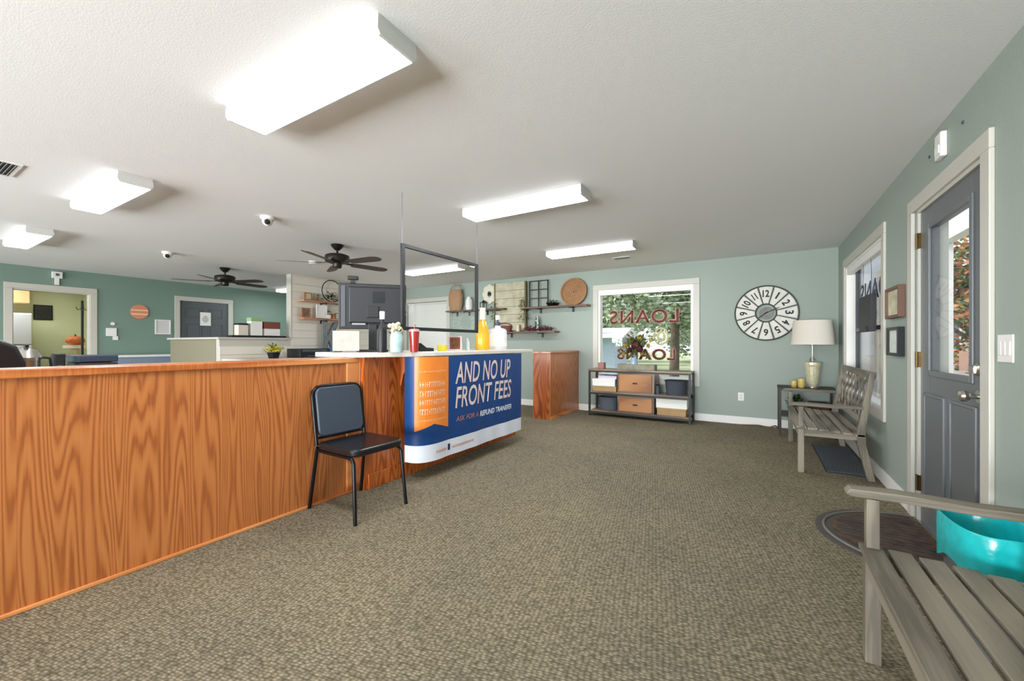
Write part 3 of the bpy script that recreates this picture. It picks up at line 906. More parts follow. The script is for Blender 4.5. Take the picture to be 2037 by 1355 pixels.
t = thing('table_lamp', 'table lamp with a cream drum shade and faceted glass base on the corner table', 'table lamp', (.60, 6.50, .605))
Mlg = mat('mercury_glass', '#cfc9a8', .25, .25, bump=.5, bscale=40, var=.15, vscale=30)
obj('foot', lt([(0, 0), (.075, 0), (.075, .012), (.055, .02), (0, .022)], n=28), M_nickel, t, smooth=True)
obj('lamp_body', lt([(.05, .02), (.062, .05), (.075, .16), (.085, .27), (.092, .30), (.09, .325), (.03, .335), (0, .336)], n=16), Mlg, t)
obj('stem', tb([(0, 0, .33), (0, 0, .60)], .008), M_nickel, t)
obj('lamp_neck', lt([(.0, .335), (.02, .337), (.032, .36), (.02, .385), (.012, .40), (.0, .402)], n=20), glass_mat('clear_glass_ball', (.95, .96, .95), .12), t, smooth=True)
bm = bmesh.new()
n = 40
for (ra, za, rb, zb) in ((.235, .555, .205, .865),):
    o1 = [bm.verts.new((ra*math.cos(2*PI*k/n), ra*math.sin(2*PI*k/n), za)) for k in range(n)]
    o2 = [bm.verts.new((rb*math.cos(2*PI*k/n), rb*math.sin(2*PI*k/n), zb)) for k in range(n)]
    i1 = [bm.verts.new(((ra-.004)*math.cos(2*PI*k/n), (ra-.004)*math.sin(2*PI*k/n), za)) for k in range(n)]
    i2 = [bm.verts.new(((rb-.004)*math.cos(2*PI*k/n), (rb-.004)*math.sin(2*PI*k/n), zb)) for k in range(n)]
    for k in range(n):
        q = (k+1) % n
        bm.faces.new((o1[k], o1[q], o2[q], o2[k])); bm.faces.new((i1[q], i1[k], i2[k], i2[q]))
        bm.faces.new((o1[q], o1[k], i1[k], i1[q])); bm.faces.new((o2[k], o2[q], i2[q], i2[k]))
obj('lamp_shade', bm, mat('linen_shade', '#d9d2c5', .8, bump=.2, bscale=300), t, smooth=True)
bm = bmesh.new()
for k in range(3):
    a = 2*PI*k/3
    tube(bm, [(0, 0, .60), (.215*math.cos(a), .215*math.sin(a), .60+.0)], .002, 6)
obj('shade_spider', bm, M_nickel, t)

# little glowing-yellow votives and dish
Mvot = mat('amber_glass', '#d8bf6a', .3, .1, var=.2, vscale=40)
for i, (x, y, r, hgt, lab) in enumerate(((.40, 6.42, .032, .085, 'shorter amber glass votive left of the lamp base'), (.475, 6.40, .036, .115, 'taller amber glass votive touching the lamp base'))):
    tag(obj('glass_votive', lt([(0, 0), (r*.8, 0), (r, .02), (r, hgt), (r*.86, hgt), (r*.84, .02), (0, .018)], c=(x, y, .605), n=22), Mvot, smooth=True), lab, 'candle holder', 'amber votives on the corner table')
# green plant on the lower shelf
t = thing('potted_plant', 'small leafy green plant on the lower shelf of the corner table', 'plant', (.42, 6.42, .258))
obj('pot', lt([(0, 0), (.05, 0), (.07, .09), (.072, .1), (.06, .1), (.058, .08), (0, .08)], n=22), M_slate, t, smooth=True)
def leaves(n_, cx, cy, cz, rx, ry, rz, size, seed, up=.3):
    rg = random.Random(seed)
    bm = bmesh.new()
    for i in range(n_):
        a = rg.uniform(0, 2*PI); e_ = rg.uniform(-.2, 1)*PI/2; q = rg.uniform(.35, 1)
        p = Vector((cx+rx*q*math.cos(a)*math.cos(e_), cy+ry*q*math.sin(a)*math.cos(e_), cz+rz*q*math.sin(e_)))
        d = Vector((math.cos(a), math.sin(a), rg.uniform(-.3, .6)+up)).normalized()
        u, v = frame_of(d); w_ = size*rg.uniform(.6, 1.1)
        m_ = p+d*w_*.55
        vv = [p, m_+u*w_*.3+v*w_*.06, p+d*w_*1.2, m_-u*w_*.3+v*w_*.06]
        bm.faces.new([bm.verts.new(x) for x in vv])
    return bm
obj('foliage', leaves(90, 0, 0, .12, .1, .1, .12, .06, 5), mat('deep_green_leaf', '#1f4f2a', .5, var=.3, vscale=40), t)
t = thing('storage_box', 'brown box on the lower shelf of the corner table', 'box', (.66, 6.5, .258))
obj('body', bx(-.1, .1, -.12, .12, 0, .13), mat('brown_box', '#5b4030', .7), t, bevel=.003)
obj('lid', bx(-.104, .104, -.124, .124, .13, .155), mat('brown_box_lid', '#6a4b38', .7), t, bevel=.003)

# clock
CL = thing('wall_clock', 'large round white and metal wall clock on the back wall', 'clock', (.095, YB, 1.605))
R = .385
bm = bmesh.new(); tube(bm, [(R*math.cos(2*PI*i/64), -.02, R*math.sin(2*PI*i/64)) for i in range(64)], .0075, 8, closed=True)
Mcm = mat('dark_zinc', '#4b4a47', .45, .5)
obj('outer_rim', bm, Mcm, CL, smooth=True)
bm = bmesh.new(); tube(bm, [(.125*math.cos(2*PI*i/40), -.02, .125*math.sin(2*PI*i/40)) for i in range(40)], .007, 8, closed=True)
obj('inner_ring', bm, Mcm, CL, smooth=True)
Mcw = mat('distressed_white', '#dcd9d0', .6, var=.08, vscale=20)
for k in range(12):
    a = math.radians(90-30*(k+1))
    bm = bmesh.new()
    da0, da1 = math.radians(11.5), math.radians(12.8)
    pts = [(.14*math.cos(a-da0), .14*math.sin(a-da0)), *[(.37*math.cos(a-da1+2*da1*i/6), .37*math.sin(a-da1+2*da1*i/6)) for i in range(7)], (.14*math.cos(a+da0), .14*math.sin(a+da0))]
    prism(bm, pts, lambda u, v, h: (u, h, v), -.022, -.012)
    pl = obj('number_plate', bm, Mcw, CL)
    s_ = str(k+1)
    hh = .1; ww = {1: .022, 10: .085, 11: .055, 12: .082}.get(k+1, .055)
    g = lettering(s_, ww, hh, bold=.03)
    rot = a-PI/2
    def f(u, v, rot=rot, ww=ww, hh=hh, a=a):
        u -= ww/2; v -= hh/2
        return (.275*math.cos(a)+u*math.cos(rot)-v*math.sin(rot), -.0235, .275*math.sin(a)+u*math.sin(rot)+v*math.cos(rot))
    obj('numeral', place(g, f), mat('black_numeral', '#191817', .6), pl)
bm = bmesh.new()
for k in range(12):
    a = math.radians(15+30*k)
    tube(bm, [(.12*math.cos(a), -.014, .12*math.sin(a)), (R*math.cos(a), -.014, R*math.sin(a))], .004, 6)
obj('spokes', bm, Mcm, CL)
bm = bmesh.new(); tube(bm, [(0, -.001, 0), (0, -.024, 0)], .085, 36)
obj('hub', bm, mat('zinc_hub', '#6a6863', .5, .4, var=.3, vscale=20), CL)
for ln, wd, ag in ((.13, .012, 218), (.19, .009, 25)):
    a = math.radians(ag); bm = bmesh.new()
    R_ = Matrix.Rotation(-a, 4, 'Y')
    prism(bm, [(-.03, -wd/2), (ln*.7, -wd), (ln, 0), (ln*.7, wd), (-.03, wd/2)], lambda u, v, h: R_ @ Vector((u, h, v)), -.03, -.027)
    obj('hand', bm, M_blackp, CL)

# outlets, switch, sensors, pictures
def plate(label, cat, name, loc, axis, w_, h_, kind='outlet'):
    t = thing(name, label, cat, loc)
    f = (lambda x0, x1, z0, z1, d0, d1: bx(x0, x1, -d1, -d0, z0, z1)) if axis == 'y' else ((lambda x0, x1, z0, z1, d0, d1: bx(-d1, -d0, x0, x1, z0, z1)) if axis == 'x' else (lambda x0, x1, z0, z1, d0, d1: bx(d0, d1, x0, x1, z0, z1)))
    obj('cover_plate', f(-w_/2, w_/2, -h_/2, h_/2, 0, .006), M_white, t, bevel=.002)
    if kind == 'outlet':
        for z in (.02, -.02): obj('socket', f(-.015, .015, z-.012, z+.012, .006, .008), mat('socket_grey', '#cdccc6', .5), t)
    else:
        n_ = 3
        for i in range(n_):
            x = (i-(n_-1)/2)*.036
            obj('rocker', f(x-.013, x+.013, -.03, .03, .006, .01), M_white, t, bevel=.002)
plate('white wall outlet low on the back wall between console and corner table', 'outlet', 'wall_outlet', (-.213, YB, .40), 'y', .075, .118)
plate('white triple light switch right of the entrance door', 'light switch', 'light_switch', (XR, 2.57, 1.15), 'x', .125, .118, 'sw')
t = thing('alarm_sensor', 'white rectangular sensor box above the entrance door', 'sensor', (XR, 3.245, 2.295))
obj('case', bx(-.03, 0, -.045, .045, -.07, .07), M_white, t, bevel=.006)
obj('lens_cover', bx(-.034, -.03, -.03, .03, -.045, .0), M_paper, t)
for yy, zz, lab in ((2.994, 2.31, 'small dark screw anchor on the wall right of the sensor box'), (3.473, 2.32, 'small dark screw anchor on the wall left of the sensor box')):
    tag(obj('wall_anchor', tb([(XR, yy, zz), (XR-.006, yy, zz)], .009, 10), M_slate), lab, 'wall anchor', 'screw anchors above the door')

def picture_x(label, y0, y1, z0, z1, fm, art, depth=.04):
    t = thing('framed_picture', label, 'picture', (XR, (y0+y1)/2, z0))
    w_, h_ = (y1-y0)/2, z1-z0
    bm = bmesh.new()
    box(bm, -depth, 0, -w_, -w_+.022, 0, h_); box(bm, -depth, 0, w_-.022, w_, 0, h_)
    box(bm, -depth, 0, -w_+.022, w_-.022, 0, .022); box(bm, -depth, 0, -w_+.022, w_-.022, h_-.022, h_)
    obj('frame', bm, fm, t, bevel=.002)
    obj('print', bx(-depth*.6, -depth*.55, -w_+.022, w_-.022, .022, h_-.022), art, t)
    return t, w_, h_
M_art1 = mat('tan_green_print', '#c7c3a4', .6, var=.35, vscale=9)
M_art2 = mat('pale_print_paper', '#d5dbd4', .6, var=.15, vscale=14)
picture_x('brown framed picture on the right wall, the upper of two beside the door', 3.955, 4.315, 1.365, 1.60, mat('brown_frame', '#6a4a38', .5), M_art1)
picture_x('black framed picture on the right wall, the lower of two beside the door', 3.975, 4.28, 1.08, 1.295, M_black, M_art2)

# black sign hanging in the right window (its back)
t = thing('hanging_sign', 'black flat panel sign hanging in front of the right-hand window', 'sign', (XR+.03, 5.33, 1.29))
obj('case', bx(-.02, .02, -.27, .27, 0, .36), M_blackp, t, bevel=.004)
for s in (-.2, .2): obj('cord', tb([(0, s, .36), (0, s*.8, .72)], .002, 6), M_black, t)
obj('power_box', bx(-.035, -.02, -.1, .02, -.0, .05), M_blackp, t)

# doormat and the dark ribbed strip under the bench
def oval_mat():
    t = thing('door_mat', 'half-oval dark patterned doormat in front of the entrance door', 'doormat', (XR-.03, 3.26, 0))
    def half(rx, ry, n_=28):
        return [(-rx*math.sin(PI*i/n_), -ry*math.cos(PI*i/n_)) for i in range(n_+1)]
    bm = bmesh.new(); prism(bm, half(.56, .5), lambda u, v, h: (u, v, h), 0, .009)
    obj('rubber_base', bm, mat('dark_rubber', '#47443f', .7, bump=.4, bscale=60), t, bevel=.003)
    bm = bmesh.new(); prism(bm, half(.47, .42), lambda u, v, h: (u, v, h), .009, .014)
    m = mat('mat_pile', '#564032', .95, bump=.6, bscale=200, var=.7, vscale=16)
    obj('pile', bm, m, t)
    bm = bmesh.new()
    for k in range(-8, 9):
        y = k*.05
        x = -.47*math.sqrt(max(0, 1-(y/.42)**2))
        if x < -.06: box(bm, x+.02, -.02, y-.008, y+.008, .014, .018)
    obj('ribs', bm, mat('mat_ribs', '#3f3b36', .9, var=.3, vscale=15), t)
    bm = bmesh.new(); tube(bm, [(-.515*math.sin(PI*i/28), -.46*math.cos(PI*i/28), .011) for i in range(29)], .008, 6)
    obj('raised_border', bm, mat('mat_border', '#6c6862', .7), t)
oval_mat()
t = thing('ribbed_floor_strip', 'dark ribbed strip on the floor under the far bench', 'mat', (.70, 5.25, 0))
obj('base', bx(-.17, .17, -.6, .6, 0, .008), mat('strip_black', '#26282b', .6), t, bevel=.002)  # flat dark slab along the wall, ribs across it
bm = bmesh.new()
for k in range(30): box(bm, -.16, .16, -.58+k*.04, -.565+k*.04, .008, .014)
obj('ribs', bm, mat('strip_rib_grey', '#4a4d52', .5), t)
t = tag(obj('power_cord', tb([(-.2, 6.70, .006), (-.1, 6.74, .006), (.0, 6.70, .02), (.06, 6.73, .006), (.14, 6.70, .006), (.2, 6.73, .03), (.24, 6.75, .006)], .009, 8), mat('brown_cord', '#6a4634', .6), smooth=True), 'brown cord lying along the back baseboard left of the corner table', 'cord')

# waste basket with teal liner
t = thing('waste_basket', 'waste basket with a bright teal plastic liner beyond the foreground bench', 'waste basket', (.765, 2.33, 0))
def oval(rx, ry, z, n_=40, wob=0, seed=0):
    rg = random.Random(seed); ph = [rg.uniform(0, 6.28) for _ in range(5)]
    out = []
    for k in range(n_):
        a = 2*PI*k/n_
        q = 1+wob*sum(math.sin((i*2+3)*a+ph[i]) for i in range(5))/2.5
        ex = 2.6
        ca, sa_ = math.cos(a), math.sin(a)
        rad = (abs(ca)**ex+abs(sa_)**ex)**(-1/ex)
        out.append(Vector((rx*rad*ca*q, ry*rad*sa_*q, z+(wob*.5*math.sin(4*a+ph[0])))))
    return out
def skin(bm, rings, capb=True, capt=False):
    vr = [[bm.verts.new(p) for p in r] for r in rings]
    n_ = len(vr[0])
    for a, b_ in zip(vr, vr[1:]):
        for k in range(n_): bm.faces.new((a[k], a[(k+1) % n_], b_[(k+1) % n_], b_[k]))
    if capb: bm.faces.new(vr[0][::-1])
    if capt: bm.faces.new(vr[-1])
bm = bmesh.new(); skin(bm, [oval(.09, .14, .0), oval(.112, .18, .455), oval(.11, .178, .455), oval(.088, .138, .006)], True, True)
obj('bin', bm, mat('grey_plastic', '#5a5c5e', .5), t)
m = mat('teal_plastic_film', '#12b3b6', .25, bump=1.0, bscale=16, spec=.7, var=.12, vscale=25)
m.node_tree.nodes['Principled BSDF'].inputs['Subsurface Weight'].default_value = 0
bm = bmesh.new()
skin(bm, [oval(.118, .188, .30, 64, .05, 1), oval(.12, .192, .36, 64, .03, 1), oval(.122, .192, .42, 64, .014, 1), oval(.12, .19, .462, 64, .006, 1), oval(.116, .186, .472, 64, .004, 1), oval(.110, .18, .468, 64, .004, 1), oval(.104, .170, .42, 64, .014, 1), oval(.09, .15, .30, 64, .03, 1), oval(.085, .12, .10, 64, .03, 1)], False, True)
obj('liner', bm, m, t, smooth=True)

# ---------------------------------------------------------------- console table under the lettered window
t = thing('console_table', 'long metal and wood console table with two drawers under the lettered window', 'console table', (-1.605, 6.55, 0))
Mfr = mat('gunmetal_frame', '#2f312f', .45, .5)
Mct = wood('weathered_top', '#5d4a3c', '#78634f', '#8e7862', axis='x', rings=7)
hw, hd = .775, .19
for x in (-hw, hw-.03):
    for y in (-hd, hd-.03): obj('leg', bx(x, x+.03, y, y+.03, 0, .735), Mfr, t, bevel=.002)
obj('table_top', bx(-hw-.005, hw+.005, -hd-.005, hd+.005, .735, .76), Mct, t, bevel=.003)
for z in (.38, .075):
    obj('shelf', bx(-hw+.03, hw-.03, -hd+.005, hd-.005, z, z+.022), Mct, t, bevel=.002)
    bm = bmesh.new()
    box(bm, -hw+.03, hw-.03, -hd, -hd+.02, z-.03, z); box(bm, -hw+.03, hw-.03, hd-.02, hd, z-.03, z)
    obj('shelf_rail', bm, Mfr, t)
bm = bmesh.new(); box(bm, -hw+.03, hw-.03, -hd, -hd+.02, .712, .735); box(bm, -hw+.03, hw-.03, hd-.02, hd, .712, .735)
obj('top_rail', bm, Mfr, t)
M_drw = wood('drawer_wood', '#80502b', '#a06b3d', '#b57f4e', axis='x', rings=6, rough=.45)
for z0_, z1_ in ((.402, .712), (.097, .35)):
    obj('drawer_case', bx(-.30, .26, -hd+.022, hd-.005, z0_, z1_), Mct, t)
    d = obj('drawer', bx(-.27, .23, -hd-.002, -hd+.021, z0_+.02, z1_-.02), M_drw, t, bevel=.003)
    bm = bmesh.new(); zc = (z0_+z1_)/2
    tube(bm, [(-.05, -hd-.002, zc), (-.05, -hd-.018, zc+.0), (.01, -hd-.018, zc), (.01, -hd-.002, zc)], .005, 8)
    lathe(bm, [(0, -.01), (.035, -.01), (.035, .01), (0, .01)], c=(-.02, -hd-.006, zc), n=16, sy=.2)
    obj('handle', bm, M_bronze, d)
cx0, cy0 = -1.605, 6.55
# things on the console
def carton(name, label, x0, x1, y0, y1, z0, z1, m, lidm=None, group=None, cat='box'):
    t = thing(name, label, cat, ((x0+x1)/2, (y0+y1)/2, z0), 0, group)
    w_, d_, h_ = (x1-x0)/2, (y1-y0)/2, z1-z0
    lh = min(.035, h_*.3)
    obj('body', bx(-w_+.003, w_-.003, -d_+.003, d_-.003, 0, h_-lh), m, t, bevel=.002)
    obj('lid', bx(-w_, w_, -d_, d_, h_-lh, h_), lidm or m, t, bevel=.002)
    return t
zs, zb = .402, .097
carton('storage_box', 'tan box on the console upper shelf at the left, under the white stack', -2.32, -1.93, 6.40, 6.68, zs, zs+.085, M_tan)
carton('storage_box', 'white box on the console upper shelf at the left', -2.33, -1.95, 6.40, 6.68, zs+.085, zs+.20, M_paper)
carton('storage_box', 'flat white tray on top of the white box, console upper left', -2.24, -1.93, 6.42, 6.66, zs+.20, zs+.255, mat('lilac_white', '#d9d4e0', .6))
def bin_(label, x, y, z, w_, d_, h_, m):
    t = thing('storage_bin', label, 'bin', (x, y, z), 0, 'dark fabric bins on the console')
    bm = bmesh.new()
    skin(bm, [oval(w_*.86, d_*.86, 0), oval(w_, d_, h_), oval(w_*.93, d_*.93, h_), oval(w_*.8, d_*.8, .01)], True, True)
    obj('tub', bm, m, t, smooth=True)
    bm = bmesh.new(); tube(bm, oval(w_*1.01, d_*1.01, h_-.006), .007, 6, closed=True)
    obj('rim', bm, m, t, smooth=True)
bin_('grey fabric bin on the console lower shelf at the left', -2.10, 6.55, zb, .17, .14, .21, M_slate)
bin_('dark grey fabric bin on the console upper shelf at the right', -1.06, 6.54, zs, .155, .14, .215, mat('navy_grey_fabric', '#3b424c', .8, bump=.3, bscale=200))
t = thing('small_bottle', 'small dark bottle beside the dark bin on the console upper shelf', 'bottle', (-1.31, 6.46, zs))
obj('body', lt([(0, 0), (.025, 0), (.025, .1), (.012, .125), (0, .125)], n=16), M_slate, t, smooth=True)
obj('cap', lt([(.012, .125), (.012, .155), (0, .155)], n=12), M_black, t)
carton('storage_box', 'tan box on the console lower shelf at the right, beneath the white box', -1.31, -.90, 6.40, 6.68, zb, zb+.11, M_tan)
carton('storage_box', 'white box stacked on the tan box, console lower right', -1.325, -.885, 6.40, 6.68, zb+.11, zb+.27, M_paper)
# tray with flowers
t = thing('wooden_tray', 'weathered grey wooden tray box on the console top', 'tray', (-1.63, 6.50, .76))
bm = bmesh.new()
for s in (-1, 1):
    box(bm, -.28, .28, s*.09-.006, s*.09+.006, .0, .085); box(bm, s*.28-.006, s*.28+.006, -.09, .09, 0, .085)
box(bm, -.28, .28, -.09, .09, 0, .01)
obj('box', bm, mat('weathered_grey_wood', '#8b8573', .8, var=.25, vscale=12), t, bevel=.001)
t = thing('flower_vase', 'bouquet of dark red and yellow flowers in a pale vase on the console', 'flower arrangement', (-1.68, 6.50, .77))
obj('vase', lt([(0, 0), (.045, 0), (.06, .08), (.05, .17), (.035, .2), (.04, .22), (.03, .22), (.028, .2), (0, .19)], n=22), mat('pale_blue_glass', '#9db6cc', .2), t, smooth=True)
rg = random.Random(11)
bm = bmesh.new()
for k in range(16):
    a = rg.uniform(0, 2*PI); q = rg.uniform(.05, .22)
    tube(bm, [(0, 0, .18), (q*.4*math.cos(a), q*.4*math.sin(a)*.6, .3), (q*math.cos(a), q*math.sin(a)*.6, .42+rg.uniform(-.08, .18))], .0025, 5)
obj('stems', bm, M_leaf, t)
def flowerhead(name, c, r, m, n_=14, cm=None):
    bm = bmesh.new()
    for lay in range(3):
        for k in range(n_):
            a = 2*PI*k/n_+lay*.3; rr_ = r*(1-.25*lay)
            d = Vector((math.cos(a), -.35-.25*lay, math.sin(a))).normalized()
            u, v = frame_of(d)
            p = Vector(c)
            bm.faces.new([bm.verts.new(x) for x in (p, p+d*rr_*.6+u*rr_*.2, p+d*rr_, p+d*rr_*.6-u*rr_*.2)])
    blob(bm, (c[0], c[1], c[2]), r*.62, 2, (1, .7, 1), .35)
    o = obj(name, bm, m, t)
    bm = bmesh.new(); blob(bm, (c[0], c[1]-r*.5, c[2]), r*.24, 1)
    obj('flower_centre', bm, cm or m, o)
M_maroon = mat('maroon_petal', '#43141c', .7, var=.3, vscale=50)
M_yel = mat('yellow_petal', '#b8a24a', .7, var=.3, vscale=50)
M_crm = mat('cream_petal', '#d9d3b8', .7)
flowerhead('blossom', (.05, -.07, .38), .115, M_maroon)
flowerhead('blossom', (.11, -.08, .32), .085, M_maroon)
flowerhead('blossom', (-.05, -.06, .30), .07, M_maroon)
flowerhead('blossom', (-.13, -.03, .38), .06, M_yel)
flowerhead('blossom', (.10, -.03, .50), .06, M_yel)
flowerhead('blossom', (-.04, -.02, .52), .055, M_crm)
flowerhead('blossom', (.26, 0, .46), .05, M_yel)
flowerhead('blossom', (.22, .0, .37), .045, M_yel)
flowerhead('blossom', (-.16, 0, .24), .05, M_yel)
flowerhead('blossom', (.13, -.03, .25), .045, M_yel)
obj('foliage', leaves(200, 0, 0, .24, .30, .14, .32, .085, 8), mat('yellow_green_leaf', '#7d7c3a', .6, var=.35, vscale=20), t)
t = thing('small_pot', 'tiny reddish square pot at the left end of the console top', 'pot', (-2.20, 6.5, .76))
obj('pot', bx(-.05, .05, -.05, .05, 0, .1), mat('dusty_red_clay', '#9a6f66', .8), t, bevel=.004)
obj('soil', bx(-.042, .042, -.042, .042, .1, .102), M_bronze, t)

# ---------------------------------------------------------------- shelves and decor on the back wall
def shelf_y(label, x0, x1, z, d=.2, n_=2):
    t = thing('wall_shelf', label, 'shelf', ((x0+x1)/2, YB, z), 0, 'wooden shelves on the back wall')
    w_ = (x1-x0)/2
    obj('board', bx(-w_, w_, -d, -.002, -.03, 0), M_shelf, t, bevel=.003)
    for i in range(n_):
        x = -w_+w_*2*(i+.5)/n_ if n_ > 1 else 0
        bm = bmesh.new(); box(bm, x-.02, x+.02, -d*.9, 0, -.04, -.03); box(bm, x-.02, x+.02, -.008, 0, -.11, -.04)
        box(bm, x-.02, x+.02, -d*.9, -d*.9+.008, -.055, -.04)
        obj('bracket', bm, M_black, t)
    return t
shelf_y('upper right wooden shelf on the back wall, holding the round basket', -3.80, -2.50, 1.85)
shelf_y('lower wooden shelf on the back wall, under the pale painted board', -4.45, -3.10, 1.40)
shelf_y('short wooden shelf right of the hanging screen frame', -4.85, -4.18, 1.86)
shelf_y('wooden shelf seen through the hanging screen, holding the tall basket', -5.62, -4.98, 1.86)

def round_basket(label, x, z, r, tilt=.12, y=YB-.09):
    t = thing('round_basket', label, 'basket', (x, y, z))
    t.rotation_euler = (-tilt, 0, 0)
    bm = bmesh.new()
    for k in range(9):
        q = r*(k+1)/9.5
        tube(bm, [(q*math.cos(2*PI*i/36), .02-.02*(k/9)**2*0, r+q*math.sin(2*PI*i/36)) for i in range(36)], r*.058, 6, closed=True)
    obj('woven_coil', bm, M_wicker, t, smooth=True)
    bm = bmesh.new(); tube(bm, [(r*math.cos(2*PI*i/40), -.005, r+r*math.sin(2*PI*i/40)) for i in range(40)], .016, 8, closed=True)
    obj('rim', bm, M_wicker, t, smooth=True)
    return t
round_basket('large flat round wicker basket leaning on the upper right shelf', -2.80, 1.86, .235)
t = thing('iron_bowl', 'dark low bowl of greenery on the upper right shelf beside the round basket', 'bowl', (-3.19, YB-.1, 1.85))
obj('bowl', lt([(0, 0), (.07, 0), (.12, .05), (.125, .055), (.115, .055), (.06, .012), (0, .01)], n=24), M_bronze, t, smooth=True)
obj('foliage', leaves(50, 0, 0, .05, .12, .08, .05, .05, 21), mat('dark_leaf', '#2b3a22', .6, var=.3), t)
# iron window-grid frame
t = thing('window_frame_decor', 'dark iron grid frame leaning on the upper right shelf', 'wall decor', (-3.50, YB-.05, 1.85))
bm = bmesh.new()
for x in (-.19, -.0, .19): box(bm, x-.008, x+.008, -.012, .012, 0, .50)
for z in (0.008, .17, .33, .492): box(bm, -.182, .182, -.010, .010, z-.008, z+.008)
obj('grid', bm, M_bronze, t)
# pale painted board with two palings
t = thing('painted_board', 'tall pale distressed painted board leaning on the lower shelf', 'wall art', (-4.12, YB-.06, 1.43))
Mpb = mat('distressed_cream_board', '#b5b097', .75, var=.22, vscale=7)
bm = bmesh.new()
for k in range(6): box(bm, -.33, .33, -.012, .012, .155*k, .155*k+.15)
obj('boards', bm, Mpb, t, bevel=.003)
bm = bmesh.new(); box(bm, -.36, -.33, -.02, .02, 0, .93); box(bm, .33, .36, -.02, .02, 0, .93)
obj('side_rails', bm, mat('khaki_rail', '#77704c', .7), t)
t = thing('trailing_vine', 'green vine garland hanging at the right edge of the pale painted board', 'plant', (-3.80, YB-.11, 1.75))
bm = leaves(90, 0, 0, 0, .09, .05, .36, .07, 31, -.5)
for v in bm.verts: v.co.z -= .05
obj('foliage', bm, mat('olive_leaf', '#6a7a3a', .6, var=.3, vscale=30), t)
obj('stem', tb([(0, 0, .3), (.02, .02, .1), (-.01, .0, -.2)], .004, 6), M_leaf, t)
t = thing('trailing_vine', 'green vine garland hanging at the left edge of the pale painted board', 'plant', (-4.46, YB-.10, 1.70))
obj('foliage', leaves(70, 0, 0, 0, .08, .05, .33, .06, 32, -.4), mat('olive_leaf', '#6a7a3a'), t)
obj('stem', tb([(0, 0, .28), (.01, .02, .1), (-.01, .0, -.2)], .004, 6), M_leaf, t)
# white flower plaque
t = thing('flower_plaque', 'white flower-shaped wall plaque with a dark centre right of the hanging screen', 'wall decor', (-4.62, YB-.03, 2.17))
bm = bmesh.new()
for k in range(8):
    a = 2*PI*k/8
    blob(bm, (.11*math.cos(a), 0, .13*math.sin(a)), .07, 2, (1, .12, 1))
obj('petals', bm, mat('cream_metal', '#d2cfba', .5), t, smooth=True)
bm = bmesh.new(); blob(bm, (0, -.012, 0), .035, 2, (1, .5, 1))
obj('centre', bm, M_bronze, t, smooth=True)
t = thing('metal_lantern', 'small black lantern on the short shelf right of the screen frame', 'lantern', (-4.72, YB-.1, 1.86))
bm = bmesh.new()
for x in (-.045, .045):
    for y in (-.045, .045): box(bm, x-.005, x+.005, y-.005, y+.005, .01, .13)
box(bm, -.055, .055, -.055, .055, 0, .01); box(bm, -.055, .055, -.055, .055, .13, .14)
obj('cage', bm, M_black, t)
obj('cap', lt([(.05, .14), (.02, .18), (0, .185)], n=4), M_black, t)
# shelf behind glass: tall basket and white bowl
t = thing('tall_basket', 'tall brown woven basket on the shelf seen through the hanging screen', 'basket', (-5.42, YB-.11, 1.86))
obj('weave', lt([(0, 0), (.13, 0), (.17, .12), (.18, .28), (.15, .42), (.14, .44), (.13, .42), (.15, .28), (0, .05)], n=28, sy=.55), M_wicker, t, smooth=True)
bm = bmesh.new(); tube(bm, [(.14*math.cos(PI*i/14), 0, .42+.12*math.sin(PI*i/14)) for i in range(15)], .010, 8)
obj('handle', bm, M_wicker, t, smooth=True)
t = thing('white_jar', 'white jar on the shelf seen through the hanging screen, right of the tall basket', 'jar', (-5.08, YB-.1, 1.86))
obj('jar_body', lt([(0, 0), (.06, 0), (.075, .08), (.07, .2), (.04, .25), (.045, .27), (0, .27)], n=22), M_paper, t, smooth=True)
# lower shelf
t = thing('oval_basket', 'reddish brown oval basket on the lower shelf under the painted board', 'basket', (-4.24, YB-.1, 1.40))
obj('weave', lt([(0, 0), (.15, 0), (.19, .1), (.19, .12), (.17, .12), (.13, .02), (0, .02)], n=28, sy=.45), mat('red_wicker', '#6e4034', .8, bump=.6, bscale=120, var=.2), t, smooth=True)
bm = bmesh.new(); tube(bm, [(.18*math.cos(PI*i/14), 0, .11+.06*math.sin(PI*i/14)) for i in range(15)], .008, 8)
obj('handle', bm, mat('red_wicker', '#6e4034'), t, smooth=True)
t = thing('pillar_candle', 'cream pillar candle on the lower shelf beside the oval basket', 'candle', (-3.90, YB-.12, 1.40))
obj('wax', lt([(0, 0), (.035, 0), (.036, .13), (.03, .135), (0, .128)], n=18), mat('cream_wax', '#d8c6aa', .5), t, smooth=True)
obj('wick', tb([(0, 0, .128), (0, .002, .145)], .002, 5), M_black, t)
Mberry = mat('berry_red', '#5d1f2c', .5, var=.25, vscale=30)
for i, (x, s_, lab) in enumerate(((-3.66, .11, 'deep red berry garland bunch, left of two on the lower shelf'), (-3.36, .13, 'deep red berry garland bunch at the right end of the lower shelf'))):
    t = thing('berry_bunch', lab, 'berry decoration', (x, YB-.11, 1.40), 0, 'berry bunches on the lower shelf')
    rg = random.Random(40+i); bm = bmesh.new()
    for k in range(70):
        blob(bm, (rg.gauss(0, s_*.6), rg.gauss(0, .03), .02+abs(rg.gauss(0, .028))), .014, 1)
    obj('berries', bm, Mberry, t, smooth=True)
    obj('foliage', leaves(26, 0, 0, .03, s_*1.3, .07, .07, .05, 50+i), mat('plum_leaf', '#4d3239', .7), t)
t = thing('glass_jar', 'tall clear glass jar standing on the lower shelf among the berries', 'jar', (-3.52, YB-.06, 1.40))
